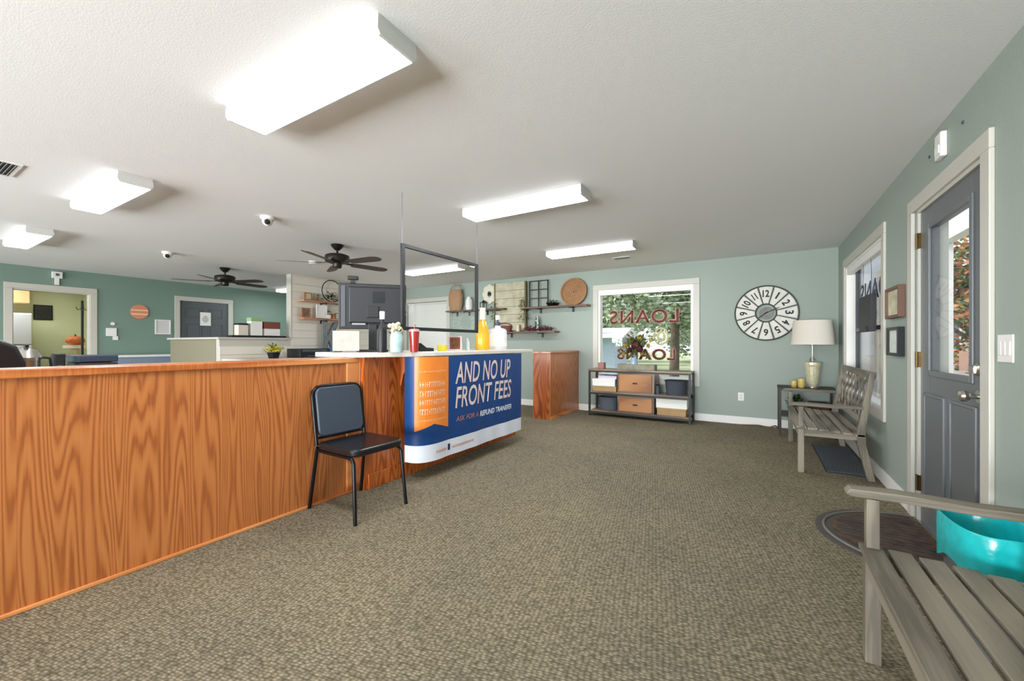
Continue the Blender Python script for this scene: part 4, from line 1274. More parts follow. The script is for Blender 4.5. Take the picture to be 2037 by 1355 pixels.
obj('jar_body', lt([(0, 0), (.045, 0), (.045, .2), (.025, .25), (.03, .28), (.024, .28), (.02, .25), (.038, .195), (.038, .01), (0, .01)], n=22), glass_mat('clear_jar', (.9, .95, .93), .15), t, smooth=True)

# ---------------------------------------------------------------- shiplap wall shelves (wall face x = -7.26)
SX = -7.26
def shelf_x(label, y0, y1, z):
    t = thing('wall_shelf', label, 'shelf', (SX, (y0+y1)/2, z), 0, 'wooden shelves on the white shiplap wall')
    w_ = (y1-y0)/2
    obj('board', bx(.002, .19, -w_, w_, -.035, 0), wood('warm_shelf_wood', '#8f6346', '#b08262', '#c99c7c', axis='y', rings=5), t, bevel=.003)
    for y in (-.22, .22):
        bm = bmesh.new(); box(bm, 0, .17, y-.018, y+.018, -.045, -.035); box(bm, 0, .008, y-.018, y+.018, -.1, -.045); box(bm, .162, .17, y-.018, y+.018, -.06, -.045)
        obj('bracket', bm, M_black, t)
shelf_x('upper of two wooden shelves on the white shiplap wall', 4.38, 5.75, 1.985)
shelf_x('lower of two wooden shelves on the white shiplap wall', 4.38, 5.75, 1.655)
t = thing('metal_ring_basket', 'round black metal hoop basket of greenery on the upper shiplap shelf', 'basket', (SX+.115, 5.0, 1.985))
bm = bmesh.new(); tube(bm, [(0, .21*math.cos(2*PI*i/36), .215+.21*math.sin(2*PI*i/36)) for i in range(36)], .009, 8, closed=True)
obj('hoop', bm, M_black, t, smooth=True)
obj('foliage', leaves(90, 0, 0, .06, .03, .2, .13, .06, 61), mat('dark_leaf', '#2b3a22'), t)
def small_pot_plant(label, y, z, r, col, seed, g='small plants on the shiplap shelves'):
    t = thing('potted_plant', label, 'plant', (SX+.1, y, z), 0, g)
    obj('pot', lt([(0, 0), (r*.7, 0), (r, r*1.5), (r*.85, r*1.5), (r*.8, r*1.3), (0, r*1.3)], n=18), mat('pot_'+col[1:], col, .7), t, smooth=True)
    obj('foliage', leaves(36, 0, 0, r*1.5, r*1.2, r*1.2, r*1.6, r*.9, seed), M_leaf, t)
small_pot_plant('small plant in a terracotta pot on the upper shiplap shelf, left of the hoop basket', 4.68, 1.985, .045, '#8c5a3c', 71)
small_pot_plant('small plant in a white pot on the lower shiplap shelf', 4.95, 1.655, .05, '#d8d4c8', 72)
def frame_x(label, y, z, w_, h_, fm, art):
    t = thing('standing_frame', label, 'picture frame', (SX+.09, y, z), 0, 'frames and signs on the shiplap shelves')
    bm = bmesh.new(); b_ = .018
    box(bm, -.01, .01, -w_/2, -w_/2+b_, 0, h_); box(bm, -.01, .01, w_/2-b_, w_/2, 0, h_)
    box(bm, -.01, .01, -w_/2+b_, w_/2-b_, 0, b_); box(bm, -.01, .01, -w_/2+b_, w_/2-b_, h_-b_, h_)
    obj('frame', bm, fm, t)
    obj('print', bx(-.006, .003, -w_/2+b_, w_/2-b_, b_, h_-b_), art, t)
Mfw = mat('light_frame_wood', '#a5754e', .6)
frame_x('small brown framed picture at the left end of the upper shiplap shelf', 4.52, 1.985, .15, .14, Mfw, M_art1)
frame_x('square brown framed picture at the left end of the lower shiplap shelf', 4.48, 1.655, .17, .18, Mfw, mat('sepia_print', '#84664c', .7, var=.4, vscale=20))
frame_x('white plank sign in the middle of the lower shiplap shelf', 4.80, 1.655, .22, .26, M_paper, M_paper)
frame_x('small tan framed picture toward the right on the lower shiplap shelf', 5.17, 1.655, .16, .13, Mfw, M_art2)
def block_x(name, cat, label, y, z, w_, h_, d_, m, topm, grp):
    t = thing(name, label, cat, (SX+.1, y, z), 0, grp)
    obj('body', lt([(0, 0), (w_*.5, 0), (w_*.5, h_*.75), (w_*.3, h_*.85), (w_*.3, h_*.86), (0, h_*.86)], n=16), m, t, smooth=True)
    obj('lid', lt([(w_*.34, h_*.86), (w_*.34, h_), (0, h_)], n=14), topm, t, smooth=True)
block_x('ceramic_jar', 'jar', 'small tan lidded jar on the upper shiplap shelf right of the hoop basket', 5.24, 1.985, .08, .12, .08, mat('tan_ceramic', '#a97e5a', .4), M_bronze, 'jars on the shiplap shelves')
block_x('ceramic_jar', 'jar', 'small rust lidded jar between plant and frame on the lower shiplap shelf', 5.05, 1.655, .07, .11, .07, mat('rust_ceramic', '#b0642f', .4), Mfw, 'jars on the shiplap shelves')

# letter K, galvanised
t = thing('metal_letter', 'tall galvanised metal letter K standing against the shiplap wall', 'letter decoration', (SX+.14, 4.78, .93))
Mgal = mat('galvanised_steel', '#8e969a', .35, .8, var=.2, vscale=18)
bm = bmesh.new()
Kp = [(0, 0), (.085, 0), (.085, .24), (.125, .29), (.25, 0), (.35, 0), (.185, .36), (.34, .66), (.24, .66), (.085, .40), (.085, .66), (0, .66)]
prism(bm, Kp, lambda u, v, h: (h, u, v), -.03, .03)
obj('letter_body', bm, Mgal, t, bevel=.004)
bm = bmesh.new()
for i, (a, b_) in enumerate(zip(Kp, Kp[1:]+Kp[:1])):
    tube(bm, [(.03, a[0], a[1]), (.03, b_[0], b_[1])], .006, 6)
obj('raised_edge', bm, mat('dark_steel_edge', '#56595a', .4, .7), t)

# rear worktop cabinet along the shiplap wall and things on it
t = thing('rear_cabinet', 'low pale cabinet with a worktop along the white shiplap wall', 'cabinet', (-6.93, 4.85, 0))
obj('body', bx(-.315, .27, -1.7, 1.9, .08, .90), M_ship, t)
obj('worktop', bx(-.32, .30, -1.72, 1.92, .90, .93), M_lam, t, bevel=.003)
obj('plinth', bx(-.3, .22, -1.68, 1.88, 0, .08), M_black, t)
for k in range(6):
    y = -1.68+.6*k
    d = obj('door', bx(.27, .288, y, y+.58, .1, .88), M_white, t, bevel=.003)
    obj('handle', tb([(.30, y+.5, .7), (.30, y+.5, .82)], .005, 6), M_nickel, d)
t = thing('yellow_flowers', 'low arrangement of yellow flowers on the rear worktop', 'flower arrangement', (-6.85, 3.72, .93))
obj('pot', lt([(0, 0), (.07, 0), (.1, .1), (.09, .1), (0, .08)], n=22), M_bronze, t, smooth=True)
bm = bmesh.new(); rg = random.Random(9)
for k in range(40):
    a = rg.uniform(0, 6.28); q = rg.uniform(0, .15)
    blob(bm, (q*math.cos(a), q*math.sin(a), .12+rg.uniform(0, .08)), .025, 1, (1, 1, .6))
obj('blossoms', bm, mat('bright_yellow', '#c9b52e', .6, var=.2), t)
obj('foliage', leaves(50, 0, 0, .1, .15, .15, .14, .06, 91), M_leaf, t)
t = thing('printer', 'black desktop printer on the rear worktop below the letter K', 'printer', (-6.86, 4.36, .93))
obj('case', bx(-.2, .2, -.30, .24, 0, .155), M_blackp, t, bevel=.01)
obj('paper_tray', bx(.2, .28, -.17, .12, .02, .035), M_slate, t)
obj('control_strip', bx(.2, .206, -.26, .2, .10, .14), M_slate, t)
t = thing('blue_cup', 'small blue and white cup in front of the black printer', 'cup', (-6.72, 4.68, .93))
obj('cup', lt([(0, 0), (.03, 0), (.038, .17), (.033, .17), (.026, .01), (0, .01)], n=18), mat('cup_blue', '#3f6fa8', .4), t, smooth=True)
t = thing('letter_tray', 'grey wire letter tray right of the black printer', 'letter tray', (-6.86, 4.90, .93))
bm = bmesh.new()
for z in (0.004, .07, .14):
    tube(bm, [(-.15, -.12, z), (.15, -.12, z), (.15, .12, z), (-.15, .12, z)], .004, 6, closed=True)
for x in (-.15, .15):
    for y in (-.12, .12): tube(bm, [(x, y, 0), (x, y, .16)], .004, 6)
obj('wire_frame', bm, M_slate, t)
obj('papers', bx(-.14, .14, -.11, .11, .075, .09), M_paper, t)

# things on the half wall ledge (top z 1.275)
HZ = 1.275
t = thing('black_tray', 'long black tray on the shiplap half wall ledge', 'tray', (-7.34, 3.72, HZ))
obj('tray', bx(-.09, .09, -.44, .44, 0, .035), M_black, t, bevel=.004)
def book_block(label, y, w_, h_, m, m2, sh):
    t = thing('file_box', label, 'box', (-7.34, y, HZ+.035), 0, 'boxes and binders on the half wall ledge')
    obj('body', bx(-.07, .07, -w_/2, w_/2, 0, h_*sh), m, t, bevel=.002)
    obj('lid', bx(-.074, .074, -w_/2-.004, w_/2+.004, h_*sh, h_), m2, t, bevel=.002)
book_block('cream box with a black lid, left end of the half wall tray', 3.46, .15, .20, mat('cream_box', '#d8cfc0', .6), M_black, .85)
book_block('tall white and green box in the middle of the half wall tray', 3.67, .18, .30, M_paper, mat('fresh_green_card', '#8fb27c', .6), .8)
book_block('white box with a reddish brown top, right end of the half wall tray', 3.93, .26, .24, M_paper, mat('red_brown_card', '#7a4236', .7), .5)

# ---------------------------------------------------------------- left wall things
t = thing('exit_sensor', 'white square sensor with a stem above the open doorway', 'sensor', (XL, 1.92, 2.34))
obj('case', bx(0, .05, -.06, .06, -.06, .05), M_white, t, bevel=.004)
obj('lens', bx(.05, .056, -.02, .02, -.02, .02), M_slate, t)
obj('bracket', bx(0, .03, -.025, .025, -.17, -.06), M_white, t)
t = thing('round_wall_sign', 'round peach and orange wall sign on the left wall', 'wall decor', (XL, 3.0, 1.785))
bm = bmesh.new(); tube(bm, [(0, 0, 0), (.02, 0, 0)], .135, 36)
obj('disc', bm, mat('peach_board', '#d58a66', .7), t)
bm = bmesh.new()
for z, q in ((-.045, .12), (.03, .125)): box(bm, .02, .026, -q, q, z-.012, z+.012)
obj('pale_stripes', bm, mat('pale_peach', '#ecc8ac', .7), t)
t = thing('framed_certificate', 'white framed sheet on the left wall beside the grey panel door', 'picture', (XL, 3.36, 1.36))
bm = bmesh.new(); box(bm, 0, .02, -.125, -.105, 0, .29); box(bm, 0, .02, .105, .125, 0, .29); box(bm, 0, .02, -.105, .105, 0, .02); box(bm, 0, .02, -.105, .105, .27, .29)
obj('frame', bm, M_white, t)
obj('sheet', bx(0, .008, -.105, .105, .02, .27), mat('pale_grey_sheet', '#cfcccb', .7), t)
t = thing('thermostat', 'white thermostat with a key hook plate on the left wall', 'thermostat', (XL, 2.60, 1.28))
obj('case', bx(0, .03, -.07, .07, .03, .18), M_paper, t, bevel=.004)
obj('dial', tb([(.0, .02, .26), (.02, .02, .26)], .03, 20), M_white, t)
obj('lower_plate', bx(0, .02, .02, .09, -.04, .03), M_paper, t)

# file cabinets and staff desk left of centre
t = thing('file_cabinet', 'low blue-grey file cabinet with a pale top by the left wall', 'cabinet', (-9.85, 2.98, 0))
obj('body', bx(-.27, .25, -.52, .52, .02, .93), mat('blue_grey_steel', '#7f8ea3', .5), t, bevel=.004)
obj('top', bx(-.28, .27, -.54, .54, .93, .965), M_paper, t, bevel=.003)
for k in range(3):
    d = obj('drawer', bx(.25, .268, -.5, .5, .05+.295*k, .32+.295*k), mat('blue_grey_steel', '#7f8ea3'), t, bevel=.003)
    obj('handle', bx(.268, .285, -.07, .07, .2+.295*k, .215+.295*k), M_nickel, d)
t = thing('staff_desk', 'staff desk behind the oak counter on the left', 'desk', (-5.55, 1.0, 0))
obj('desk_top', bx(-.38, .38, -.95, .95, .72, .75), M_lam, t, bevel=.003)
for s in (-1, 1): obj('side_panel', bx(-.36, .36, s*.92-.012, s*.92+.012, 0, .72), M_oak_dark, t)
obj('modesty_panel', bx(-.3, -.28, -.9, .9, .2, .72), M_oak_dark, t)
t = thing('multifunction_printer', 'black and blue-grey office printer on the staff desk', 'printer', (-5.58, 1.29, .75))
obj('case', bx(-.2, .2, -.135, .135, 0, .24), M_blackp, t, bevel=.012)
obj('scanner_lid', bx(-.21, .18, -.14, .14, .245, .31), mat('ink_blue_grey', '#2f3a4a', .4), t, bevel=.008)
obj('output_tray', bx(.2, .30, -.1, .1, .07, .082), M_slate, t)
t = thing('desk_speaker', 'small black desk speaker left of the office printer', 'speaker', (-5.50, 1.045, .75))
obj('cabinet', bx(-.06, .06, -.035, .035, 0, .33), M_blackp, t, bevel=.008)
obj('cone', tb([(.06, 0, .2), (.064, 0, .2)], .028, 20), M_slate, t)
t = thing('coffee_urn', 'stainless steel coffee urn with a black handle on the staff desk', 'coffee urn', (-5.45, .845, .75))
obj('urn', lt([(0, 0), (.085, 0), (.088, .03), (.085, .27), (.095, .3), (.07, .36), (.02, .385), (0, .386)], n=30), M_nickel, t, smooth=True)
obj('handle', tb([(.0, .085, .3), (.0, .14, .29), (.0, .15, .2), (.0, .14, .12), (.0, .085, .1)], .011, 8), M_black, t, smooth=True)
obj('knob', lt([(0, .386), (.015, .386), (.018, .41), (0, .412)], n=14), M_black, t, smooth=True)
obj('spigot', tb([(.08, 0, .06), (.12, 0, .055), (.12, 0, .03)], .009, 8), M_black, t)
# office chair
t = thing('office_chair', 'black office chair behind the oak counter at the left edge', 'office chair', (-4.45, .42, 0), math.radians(176))
obj('seat', bx(-.24, .24, -.24, .24, .44, .53), M_blackp, t, bevel=.03, seg=3)
B = Matrix.Translation((-.25, 0, .5)) @ Matrix.Rotation(math.radians(-8), 4, 'Y')
bm = bmesh.new()
out = [(-.2, .05), (-.24, .3), (-.24, .55), (-.2, .66), (-.12, .71), (.12, .71), (.2, .66), (.24, .55), (.24, .3), (.2, .05)]
prism(bm, out, lambda u, v, h: B @ Vector((h, u, v)), -.03, .03)
obj('backrest', bm, M_blackp, t, bevel=.015, smooth=True)
obj('gas_column', tb([(0, 0, .1), (0, 0, .44)], .03, 14), M_black, t)
bm = bmesh.new()
for k in range(5):
    a = 2*PI*k/5; tube(bm, [(0, 0, .1), (.28*math.cos(a), .28*math.sin(a), .07)], [.03, .018], 8)
obj('star_base', bm, M_black, t)
for k in range(5):
    a = 2*PI*k/5; c_ = (.28*math.cos(a), .28*math.sin(a))
    obj('caster', tb([(c_[0]-.015, c_[1], .028), (c_[0]+.015, c_[1], .028)], .028, 14), M_black, t)
obj('back_bracket', tb([(-.1, 0, .43), (-.29, 0, .45), (-.32, 0, .62)], .02, 8), M_black, t)
for s in (-1, 1):
    obj('armrest', tb([(-.05, s*.24, .48), (-.02, s*.29, .5), (-.02, s*.29, .68), (.1, s*.29, .70), (-.14, s*.29, .70)], .016, 8), M_black, t, smooth=True)

# room beyond the doorway
KX = XL-T-2.0
t = thing('refrigerator', 'white refrigerator in the room beyond the open doorway', 'refrigerator', (KX+.38, 1.50, 0))
obj('body', bx(-.36, .28, -.38, .38, .02, 1.74), M_white, t, bevel=.01)
obj('lower_door', bx(.285, .345, -.375, .375, .05, 1.14), M_white, t, bevel=.012)
obj('upper_door', bx(.285, .345, -.375, .375, 1.155, 1.73), M_white, t, bevel=.012)
obj('handle', tb([(.345, .3, .7), (.38, .3, .72), (.38, .3, 1.08), (.345, .3, 1.1)], .01, 8), M_white, t)
t = thing('wall_cabinet', 'light wood wall cabinet above the white refrigerator', 'cabinet', (KX, 1.50, 1.93))
obj('body', bx(0, .36, -.42, .40, 0, .36), wood('honey_wood', '#c08f55', '#d8ac70', '#e2ba82', rings=4), t, bevel=.004)
for s in (-1, 1):
    obj('door', bx(.36, .38, s*.21-.2, s*.21+.19, .015, .345), wood('honey_wood', '', '', ''), t, bevel=.004)
t = thing('dark_picture', 'small dark picture on the yellow-green wall beyond the doorway', 'picture', (KX, 2.135, 1.65))
obj('frame', bx(0, .02, -.13, .13, 0, .30), M_black, t, bevel=.002)
obj('print', bx(.02, .022, -.11, .11, .02, .28), mat('dark_print', '#2c2e29', .5, var=.4, vscale=14), t)
t = thing('small_table', 'small table by the far wall of the room beyond the doorway', 'table', (KX+.9, 2.42, 0))
obj('table_top', bx(-.35, .35, -.27, .27, .92, .95), M_shelf, t, bevel=.003)
for x in (-.33, .30):
    for y in (-.25, .22): obj('leg', bx(x, x+.03, y, y+.03, 0, .92), M_shelf, t)
t = thing('lamp_glow_orb', 'orange pumpkin standing in for a lamp glow, on a white stand beyond the doorway', 'decoration', (KX+1.05, 2.37, .95))
obj('stand', lt([(0, 0), (.1, 0), (.03, .03), (.03, .11), (.17, .13), (.17, .19), (0, .19)], n=28), mat('warm_white', '#f0dcc0', .5), t, smooth=True)
bm = bmesh.new()
n_ = 32
rings = []
for j in range(9):
    ph = -PI/2+PI*j/8
    rings.append([Vector((.13*math.cos(ph)*(1+.07*math.cos(8*2*PI*k/n_))*math.cos(2*PI*k/n_), .13*math.cos(ph)*(1+.07*math.cos(8*2*PI*k/n_))*math.sin(2*PI*k/n_), .28+.09*math.sin(ph))) if 0 < j < 8 else Vector((.004*math.cos(2*PI*k/n_), .004*math.sin(2*PI*k/n_), .28+.08*math.sin(ph))) for k in range(n_)])
skin(bm, rings, True, True)
obj('orb', bm, mat('glow_orange', '#c9692a', .5), t, smooth=True)  # orange colour stands in for the glow of a lamp
obj('orb_tip', tb([(0, 0, .35), (.01, 0, .4)], [.014, .008], 8), M_bronze, t)
t = thing('door_edge_pole', 'black pole with hooks standing in for the edge of the open door leaf', 'coat stand', (-10.47, 2.285, 0))
obj('pole', tb([(0, 0, .02), (0, 0, 1.95)], .018, 12), M_black, t)  # black upright in place of the open door leaf seen edge-on
obj('base', lt([(0, 0), (.1, 0), (.1, .015), (.02, .03), (0, .03)], c=(-.03, -.08, 0), n=28), M_black, t, smooth=True)
for k in range(4):
    a = PI/2*k+PI
    obj('hook', tb([(0, 0, 1.8), (.06*math.cos(a), .06*math.sin(a), 1.78), (.08*math.cos(a), .08*math.sin(a), 1.83)], .006, 6), M_black, t)

# ---------------------------------------------------------------- things on the service desk (top z 1.10)
DZ = 1.10
t = thing('computer_monitor', 'large black computer monitor seen from behind on the service desk', 'monitor', (-2.92, 2.45, DZ), math.atan2(-2.45, 2.92)-.05)
# local +x faces the camera (rear of the screen)
obj('rear_housing', bx(-.035, .005, -.285, .285, .2, .60), mat('monitor_black', '#1b1c20', .5), t, bevel=.008)
obj('rear_bulge', bx(.005, .03, -.20, .26, .25, .57), mat('monitor_black', '#2b2d31'), t, bevel=.012)
obj('side_speaker', bx(.005, .012, -.26, -.225, .22, .58), mat('monitor_grey', '#4b4e54', .5), t, bevel=.004)
obj('screen', bx(-.039, -.035, -.27, .27, .215, .585), mat('dark_screen', '#0c0d10', .1), t)
bm = bmesh.new(); box(bm, -.01, .03, -.035, .035, .02, .24); box(bm, .0, .045, -.05, .05, .3, .4)
obj('stand', bm, M_blackp, t, bevel=.004)
obj('base', bx(-.12, .1, -.13, .13, 0, .018), M_blackp, t, bevel=.006)
obj('vesa_plate', bx(.03, .034, .0, .1, .43, .53), M_black, t)
obj('rear_label', bx(.03, .031, -.17, -.06, .235, .25), mat('grey_label', '#8d8f94', .5), t)
t = thing('webcam', 'black webcam clipped on top of the computer monitor', 'webcam', (-2.92, 2.45, DZ+.60), math.atan2(-2.45, 2.92)-.05)
obj('body', bx(-.02, .02, -.21, -.12, .028, .062), M_blackp, t, bevel=.008)
obj('clip', bx(-.035, .008, -.185, -.145, .001, .028), M_blackp, t)
obj('lens', tb([(-.02, -.165, .045), (-.026, -.165, .045)], .013, 14), M_slate, t)
def bottle(name, label, x, y, r, prof, m, capm, capr, capz, cat='bottle', group=None):
    t = thing(name, label, cat, (x, y, DZ), 0, group)
    obj('body', lt(prof, n=28), m, t, smooth=True)
    obj('cap', lt([(capr, capz[0]), (capr, capz[1]), (0, capz[1])], n=20), capm, t, smooth=True)
    return t
M_yb = mat('yellow_glass', '#e3ae26', .25, coat=.3)
bottle('tall_bottle', 'tall yellow bottle with a cream cap on the service desk', -2.66, 3.76, .065, [(0, 0), (.078, 0), (.084, .02), (.078, .16), (.066, .26), (.045, .31), (.03, .335), (.03, .35), (0, .35)], M_yb, mat('cream_cap', '#ece6d6', .5), .034, (.34, .475))
t = thing('pump_bottle', 'wide white labelled pump bottle at the right end of the service desk', 'bottle', (-2.66, 4.07, DZ))
obj('body', lt([(0, 0), (.105, 0), (.11, .015), (.11, .22), (.095, .245), (.04, .26), (.03, .29), (0, .29)], n=28), mat('milky_plastic', '#d6d9dc', .35), t, smooth=True)
obj('label', lt([(.1105, .04), (.112, .04), (.112, .19), (.1105, .19)], n=28), M_paper, t, smooth=True)
obj('pump_collar', lt([(.032, .285), (.032, .325), (.012, .33), (.012, .36), (0, .36)], n=18), mat('navy_cap', '#3c4560', .4), t)
obj('pump_head', bx(-.02, .02, -.022, .022, .352, .41), M_paper, t, bevel=.006)
t = thing('hand_lotion_bottle', 'slim black bottle with a white top in front of the monitor', 'bottle', (-2.63, 2.30, DZ))
obj('body', lt([(0, 0), (.035, 0), (.037, .02), (.037, .18), (.02, .23), (.014, .24), (.014, .27), (0, .27)], n=24), M_blackp, t, smooth=True)
obj('cap', lt([(.02, .27), (.022, .33), (.018, .335), (0, .335)], n=18), M_paper, t, smooth=True)
t = thing('teal_flower_jar', 'pale teal jar with cream flowers on the service desk', 'flower jar', (-2.54, 2.37, DZ))
obj('jar_body', lt([(0, 0), (.048, 0), (.052, .02), (.052, .13), (.042, .155), (.042, .17), (.036, .17), (0, .16)], n=24), mat('pale_teal_ceramic', '#a8c3c0', .35, var=.15, vscale=25), t, smooth=True)
bm = bmesh.new(); rg = random.Random(17)
for k in range(16):
    blob(bm, (rg.uniform(-.06, .05), rg.uniform(-.06, .03), .18+rg.uniform(0, .05)), .02, 1, jit=.3)
obj('blossoms', bm, mat('cream_blossom', '#e6deba', .7), t)
obj('foliage', leaves(16, 0, 0, .15, .06, .06, .05, .04, 95), M_leaf, t)
t = thing('red_tumbler', 'dark red tumbler cup beside the teal jar on the service desk', 'tumbler', (-2.47, 2.50, DZ))
obj('cup', lt([(0, 0), (.032, 0), (.043, .16), (.043, .175), (.038, .175), (.03, .02), (0, .02)], n=26), mat('red_plastic', '#a02b2a', .25, coat=.3), t, smooth=True)
obj('lid', lt([(.045, .172), (.045, .188), (.03, .195), (0, .195)], n=24), mat('pink_clear_lid', '#cf9c98', .2), t, smooth=True)
obj('drinking_straw', tb([(0, 0, .19), (.012, 0, .24)], .004, 6), mat('red_plastic', '#a02b2a'), t)
# sign holder, stapler, sticky notes, photo frame, small bottles
t = thing('tape_dispenser', 'black tape dispenser under the hanging screen', 'tape dispenser', (-2.66, 2.82, DZ), math.radians(-40))
bm = bmesh.new(); prism(bm, [(-.09, 0), (.09, 0), (.085, .03), (.02, .035), (-.03, .075), (-.08, .08), (-.095, .04)], lambda u, v, h: (h, u, v), -.025, .025)
obj('base', bm, M_blackp, t, bevel=.004)
obj('tape_roll', tb([(-.02, -.045, .055), (.02, -.045, .055)], .035, 20), M_paper, t)
t = thing('sticky_note_block', 'yellow sticky note block right of the black tape dispenser', 'sticky notes', (-2.55, 2.95, DZ), math.radians(20))
obj('note_block', bx(-.038, .038, -.038, .038, 0, .06), mat('note_yellow', '#cfc23a', .7), t)
t = thing('photo_frame', 'small white framed photo on the service desk left of the yellow bottle', 'picture frame', (-2.62, 3.22, DZ), math.radians(-35))
bm = bmesh.new(); box(bm, -.008, .008, -.07, -.055, 0, .15); box(bm, -.008, .008, .055, .07, 0, .15); box(bm, -.008, .008, -.055, .055, 0, .015); box(bm, -.008, .008, -.055, .055, .135, .15)
obj('frame', bm, mat('pinkish_white', '#e2cdcf', .5), t)
obj('photo', bx(-.006, .002, -.055, .055, .015, .135), mat('photo_print', '#7a4a2c', .5, var=.55, vscale=26), t)
for x, y, h_, col, lab in ((-2.66, 3.36, .11, '#c8cfa9', 'small pale green bottle between photo and yellow bottle'), (-2.62, 3.43, .13, '#cfd3d0', 'small white bottle just left of the yellow bottle')):
    t = thing('small_bottle', lab, 'bottle', (x, y, DZ), 0, 'small bottles on the service desk')
    obj('body', lt([(0, 0), (.022, 0), (.022, h_*.7), (.01, h_*.82), (0, h_*.82)], n=16), mat('sb'+col[1:], col, .4), t, smooth=True)
    obj('cap', lt([(.011, h_*.8), (.011, h_), (0, h_)], n=14), M_paper, t, smooth=True)
t = thing('sign_holder', 'clear acrylic sign holder with a pale sheet standing left of the monitor base', 'sign holder', (-2.86, 2.13, DZ), math.radians(-38))
obj('sheet', bx(-.002, .0, -.10, .10, .012, .175), mat('pale_sheet', '#d8d2c8', .6, var=.1, vscale=14), t)
obj('acrylic', bx(.0015, .0035, -.105, .105, 0, .18), MATS['screen_acrylic'], t)
obj('foot', bx(-.04, .0015, -.105, .105, 0, .004), MATS['screen_acrylic'], t)
t = thing('coiled_cable', 'thin dark cable lying by the monitor at the left end of the laminate top', 'cable', (0, 0, 0))
obj('cable', tb([(-3.05, 2.16, DZ+.005), (-3.0, 2.13, DZ+.02), (-2.98, 2.11, DZ+.005), (-3.02, 2.11, DZ+.004), (-3.06, 2.24, DZ+.004)], .004, 6), M_slate, t)

# ---------------------------------------------------------------- outside
M_grass = mat('lawn_green', '#a9b48a', .9, var=.2, vscale=2)
M_pave = mat('pale_concrete', '#b9b6ae', .9, var=.08, vscale=3)
struct('ground', bx(-40, 40, YB+T, 60, -.25, -.12), M_grass)
struct('ground_front', bx(-14, XR+T, -12, YF-T, -.25, -.12), M_pave)
struct('ground_side', bx(XR+T, 40, -12, YB+T, -.25, -.12), M_pave)
struct('driveway', bx(2.2, 9, YB+T, 60, -.12, -.10), M_pave)
struct('porch_beam', bx(2.19, 2.33, 1.2, 11.7, 2.58, 2.74), M_white)
for y, lab in ((8.1, 'white square porch column seen through the entrance door glass'), (11.5, 'white square porch column at the far end of the porch')):
    t = thing('porch_column', lab, 'column', (2.26, y, -.12), 0, 'white porch columns')
    obj('shaft', bx(-.07, .07, -.07, .07, .1, 2.70), M_white, t, bevel=.004)
    obj('base', bx(-.09, .09, -.09, .09, 0, .1), M_white, t, bevel=.004)
def tree(name, label, cat, x, y, h_, cr, cols, n_=2600, trunk=True, seed=0, size=.22, zc=None, gz=-.12):
    t = thing(name, label, cat, (x, y, gz), 0, 'trees and shrubs outside the windows')
    rg = random.Random(seed)
    zc = zc or h_*.62
    if trunk:
        bm = bmesh.new()
        tube(bm, [(0, 0, -.1), (.05, 0, h_*.3), (0, .05, h_*.55), (.05, 0, h_*.8)], [.16*h_/6, .12*h_/6, .09*h_/6, .03], 10)
        for k in range(7):
            a = rg.uniform(0, 6.28); z = h_*rg.uniform(.3, .6)
            tube(bm, [(0, 0, z), (cr*.35*math.cos(a), cr*.35*math.sin(a), z+h_*.1), (cr*.7*math.cos(a), cr*.7*math.sin(a), z+h_*.2)], [.05, .03, .012], 6)
        obj('trunk', bm, mat('bark', '#5c5247', .9, var=.3, vscale=12), t, smooth=True)
    cl = [(rg.gauss(0, cr*.42), rg.gauss(0, cr*.42), zc+rg.gauss(0, h_*.15), cr*rg.uniform(.3, .5)) for _ in range(16)]
    for ci, c_ in enumerate(cols):
        bm = bmesh.new()
        for i in range(n_//len(cols)):
            c0 = rg.choice(cl)
            d = Vector((rg.gauss(0, 1), rg.gauss(0, 1), rg.gauss(0, 1))).normalized()
            p = Vector(c0[:3])+d*c0[3]*rg.uniform(.6, 1)
            p.z = max(.03, p.z)
            u, v = frame_of(Vector((rg.gauss(0, 1), rg.gauss(0, 1), rg.gauss(0, .6)+.01)))
            s_ = size*rg.uniform(.6, 1.2)
            bm.faces.new([bm.verts.new(q) for q in (p-u*s_*.5, p-v*s_*.3, p+u*s_*.5, p+v*s_*.3)])
        obj('foliage', bm, mat('crown_'+c_[1:], c_, .7, var=.2, vscale=3), t)
    return t
tree('oak_tree', 'broad green tree filling the right half of the back window view', 'tree', -2.5, 15.0, 6.6, 2.3, ['#8a9c74', '#b2bf9b', '#6f8460', '#a2b194'], 15000, seed=1, size=.19, zc=3.6)
tree('oak_tree', 'greyer thin-leaved tree at the upper left of the back window view', 'tree', -6.4, 18.5, 7.5, 2.4, ['#8d938a', '#a9ada2', '#777d72'], 12000, seed=2, size=.2, zc=4.2)
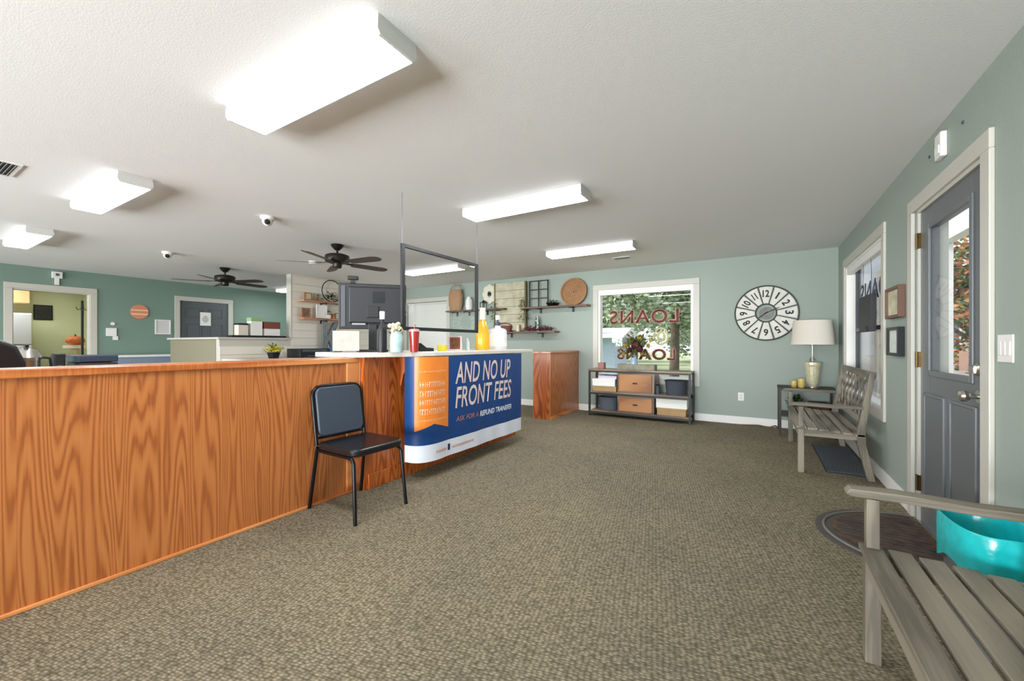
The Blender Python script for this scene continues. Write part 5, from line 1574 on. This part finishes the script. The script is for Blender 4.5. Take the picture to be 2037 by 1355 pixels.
tree('cypress_tree', 'tall tree behind the lawn at the far right of the back window view', 'tree', -3.4, 31, 10, 3.8, ['#8a9c80', '#a7b49c'], 8000, seed=3, size=.34, zc=4.6)
tree('hedge_tree', 'low dark green bushy tree between the two larger trees', 'tree', -7.2, 24.5, 4.6, 1.3, ['#7f8f70', '#62745a'], 6000, seed=9, size=.2, zc=2.3)
tree('leafy_shrub', 'autumn-coloured shrub seen through the entrance door glass', 'shrub', 3.35, 10.4, 3.6, 1.15, ['#6c7a45', '#9d5f43', '#b98a5a', '#46603c'], 7000, trunk=True, seed=4, size=.10, zc=1.7)
tree('leafy_shrub', 'second autumn-coloured shrub beyond the porch columns', 'shrub', 5.6, 13.2, 4.2, 1.6, ['#66783f', '#a3684a'], 5000, trunk=True, seed=6, size=.12, zc=2.0)
def house(label, x, y, w_, d_, h_, wm, rm, rh=1.5):
    t = thing('house', label, 'house', (x, y, -.12), 0, 'pale houses outside')
    obj('walls', bx(-w_/2, w_/2, 0, d_, 0, h_), wm, t)
    bm = bmesh.new(); prism(bm, [(-.3, h_), (d_+.3, h_), (d_/2, h_+rh)], lambda u, v, h: (h, u, v), -w_/2-.3, w_/2+.3)
    obj('roof', bm, rm, t)
    n_ = max(1, int(w_/2))
    for i in range(n_):
        xx = -w_/2+w_*(i+.5)/n_
        f_ = obj('window', bx(xx-.5, xx+.5, -.04, .0, 1.0, 2.1), M_white, t)
        obj('window_glass', bx(xx-.43, xx+.43, -.05, -.04, 1.07, 2.03), mat('dark_window', '#6d7884', .15), f_)
house('light blue shed at the left of the back window view', -4.35, 11.0, 2.0, 1.2, 1.45, mat('pale_blue_siding', '#b9cbe0', .7), mat('white_roof', '#d5d7da', .6), .3)
house('white house far across the lawn, centre of the back window view', -10.6, 27.5, 3.0, 4, 2.2, mat('white_siding', '#e4e4e0', .7), mat('white_roof', '#d5d7da'))
house('pale pink-grey house seen through the right-hand window', 11.5, 22, 13, 5, 2.8, mat('pinkish_brick', '#bfb0a8', .8, var=.15, vscale=4), mat('grey_roof', '#8d8e92', .8))
